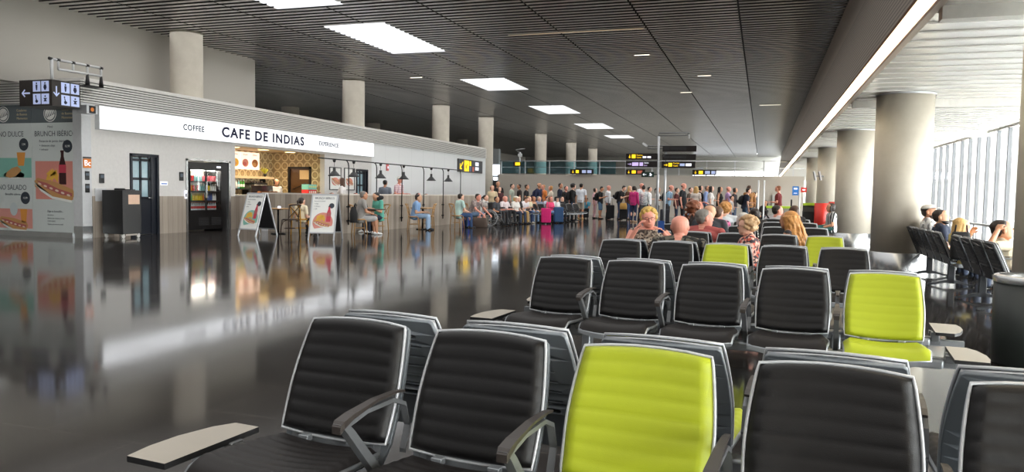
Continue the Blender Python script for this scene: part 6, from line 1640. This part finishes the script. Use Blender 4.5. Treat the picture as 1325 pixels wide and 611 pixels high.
bistro_chair((-10.4, 26.5, 0), R(-100), m_wood, 'wooden bistro chair under the man in the plaid shirt', 'bistro chairs')
bistro_chair((-12.54, 18.68, 0), R(-10), m_yelwood, 'mustard yellow bistro chair under the girl in white', 'bistro chairs')
bistro_chair((-12.67, 18.35, 0), R(-290), m_darkwood, 'dark brown bistro chair at the table between the sandwich boards', 'bistro chairs')
cafe_table((-13.34, 18.75, 0), 'light wood cafe table with a coffee cup between the sandwich boards', m_wood)
cafe_table((-11.2, 20.4, 0), 'small dark topped table between the grey and the teal T-shirt', m_darkwood)
cafe_table((-11.03, 23.65, 0), 'small wooden table right of the light blue shirt', m_wood)
CUP_XY = (-13.31, 18.75)
BROWN_BAG = (-9.95, 26.3)
SHOP_BAG = (-10.34, 26.0)
YELLOW_BAG = (-6.73, 38.45)
CHAIR_PACK = (-11.3, 19.5)
SEAT_BAG=(2.69,12.2)
# ---- small carried and placed things
def bag(name, label, x, y, z, sx, sy, sz, rgb, rz=0, handles=True, taper=.85, cat='bag'):
    b = thing(name, label, cat, (x, y, z), R(rz))
    q_ = MB(); rr = []
    for t_, k in ((0, .92), (.05, 1), (.6, 1), (.95, taper), (1, taper * .9)):
        rr.append([V(sx * k * .5 * (abs(math.cos(R(i))) ** .5) * (1 if math.cos(R(i)) > 0 else -1), sy * k * .5 * (abs(math.sin(R(i))) ** .5) * (1 if math.sin(R(i)) > 0 else -1), sz * t_) for i in range(0, 360, 18)])
    q_.rings(rr); q_.build('body', cl(rgb), b)
    if handles:
        for s in (-1, 1):
            q_ = MB(); q_.tube([(-sx * .2, s * sy * .3, sz * .97), (-sx * .15, s * sy * .25, sz * 1.25), (sx * .15, s * sy * .25, sz * 1.25), (sx * .2, s * sy * .3, sz * .97)], .008, 6); q_.build('handle', cl(rgb), b)
    return b
bag('duffel_bag', 'brown duffel bag on the floor beside the plaid shirt man', BROWN_BAG[0], BROWN_BAG[1], 0, .6, .35, .36, (74, 60, 52), 20)
b = bag('carrier_bag', 'blue and white carrier bag in front of the plaid shirt man', SHOP_BAG[0], SHOP_BAG[1], 0, .32, .2, .36, (44, 60, 170), 30)
q_ = MB(); q_.box((0, 0, .42), (.3, .18, .16), 0, None, .02); q_.build('top_part', cl((222, 226, 236)), b)
bag('tote_bag', 'yellow tan tote bag on top of a black suitcase in the queue', YELLOW_BAG[0], YELLOW_BAG[1], .56, .36, .24, .32, (206, 160, 86), 10)
bag('shoulder_bag', 'black bag on the window seat right of the blond woman', SEAT_BAG[0], SEAT_BAG[1], .47, .34, .26, .38, (26, 26, 28), 80)
b = bag('backpack', 'black backpack hanging on the bistro chair of the grey T-shirt man', CHAIR_PACK[0], CHAIR_PACK[1], .36, .30, .20, .46, (28, 27, 28), -48, False, .6, 'backpack')
q_ = MB()
for s in (-1, 1): q_.tube([(s * .08, .04, .4), (s * .07, .08, .52), (s * .05, .06, .56), (s * .04, .0, .44)], .012, 6)
q_.build('strap', cl((28, 27, 28)), b)
cp_ = thing('coffee_cup', 'white coffee cup on the light wood cafe table', 'cup', (CUP_XY[0], CUP_XY[1], .75))
q_ = MB(); q_.lathe([(.025, 0), (.045, .05), (.042, .06), (.03, .015)], n=16, cap1=False); q_.tube([(.043, 0, .045), (.065, 0, .04), (.06, 0, .02), (.036, 0, .018)], .005, 6); q_.build('cup', m_signwhite, cp_)
q_ = MB(); q_.lathe([(.03, 0), (.07, .008), (.07, .01)], n=18); q_.build('saucer', m_signwhite, cp_)
# neck pillow on the teal man
d = root_data[teal_man.name]
np_ = thing('neck_pillow', 'black neck pillow round the neck of the man in teal', 'neck pillow', teal_man.location, teal_man.rotation_euler.z)
q_ = MB(); c = d['T'](0, .0, .315 * d['h']); q_.tube([c + V(.125 * math.sin(R(k)), -.02 + .105 * math.cos(R(k + 180)) * 1, .03 + .03 * math.cos(R(k))) for k in range(-140, 141, 20)], .058, 12); q_.build('cushion', cl((22, 21, 22)), np_)
def phone_for(p, label, side, rgb=(30, 60, 110), off=.06):
    d = root_data[p.name]; w_ = d['wr'][side]
    ph = thing('phone', label, 'phone', p.location, p.rotation_euler.z)
    q_ = MB(); q_.box(w_ + V(-side * .03, off, .075), (.075, .012, .15), 0, (R(-15), 0, 0), .004); q_.build('case', cl(rgb), ph)
    q_ = MB(); q_.box(w_ + V(-side * .03, off - .007, .073), (.066, .002, .135), 0, (R(-15), 0, 0)); q_.build('screen', m_black, ph)
phone_for(phone_woman, 'blue cased phone held by the blond woman facing the camera', -1, (34, 74, 140))
phone_for(teal_man, 'dark phone held by the man in teal', 1, (24, 24, 26))
d = root_data[strap_man.name]
st_ = thing('shoulder_strap_bag', 'dark shoulder strap and bag of the man in the white shirt', 'bag', strap_man.location, strap_man.rotation_euler.z)
q_ = MB(); T_ = d['T']; h_ = d['h']
q_.tube([T_(-.105 * h_, -.03 * h_, .29 * h_), T_(-.08 * h_, -.095 * h_, .24 * h_), T_(.0, -.105 * h_, .14 * h_), T_(.08 * h_, -.10 * h_, .03 * h_)], .02, 6); q_.build('strap', cl((40, 36, 38)), st_)
q_ = MB(); q_.box(T_(.14 * h_, -.06 * h_, .0), (.08, .22, .2), 0, None, .03); q_.build('pouch', cl((40, 36, 38)), st_)
# ---- bake the remeshed bodies and clothes into plain meshes
for o, vx, isl in REMESH:
    md = o.modifiers.new('r', 'REMESH'); md.mode = 'VOXEL'; md.voxel_size = vx; md.use_smooth_shade = True
    ms_ = o.modifiers.new('s', 'SMOOTH'); ms_.factor = .5; ms_.iterations = 3
dg = bpy.context.evaluated_depsgraph_get()
for o, vx, isl in REMESH:
    me = bpy.data.meshes.new_from_object(o.evaluated_get(dg))
    old = o.data
    mats_ = [m_ for m_ in old.materials]
    o.modifiers.clear()
    b = bmesh.new(); b.from_mesh(me)
    for f in b.faces: f.material_index = 0; f.smooth = True
    if isl is not None:
        tmp = bpy.data.meshes.new('t'); bmesh.ops.recalc_face_normals(isl.bm, faces=isl.bm.faces[:]); isl.bm.to_mesh(tmp); isl.bm.free()
        b.from_mesh(tmp); bpy.data.meshes.remove(tmp)
    b.to_mesh(me); b.free()
    me.materials.clear()
    for m_ in mats_: me.materials.append(m_)
    o.data = me
    bpy.data.meshes.remove(old)
# ------------------------------------------------------------------ turn text curves into plain meshes
dg = bpy.context.evaluated_depsgraph_get()
for o in FONTS:
    me = bpy.data.meshes.new_from_object(o.evaluated_get(dg))
    n = link('lettering', me, o.parent, o.location, o.rotation_euler); n.scale = o.scale
    bpy.data.objects.remove(o)
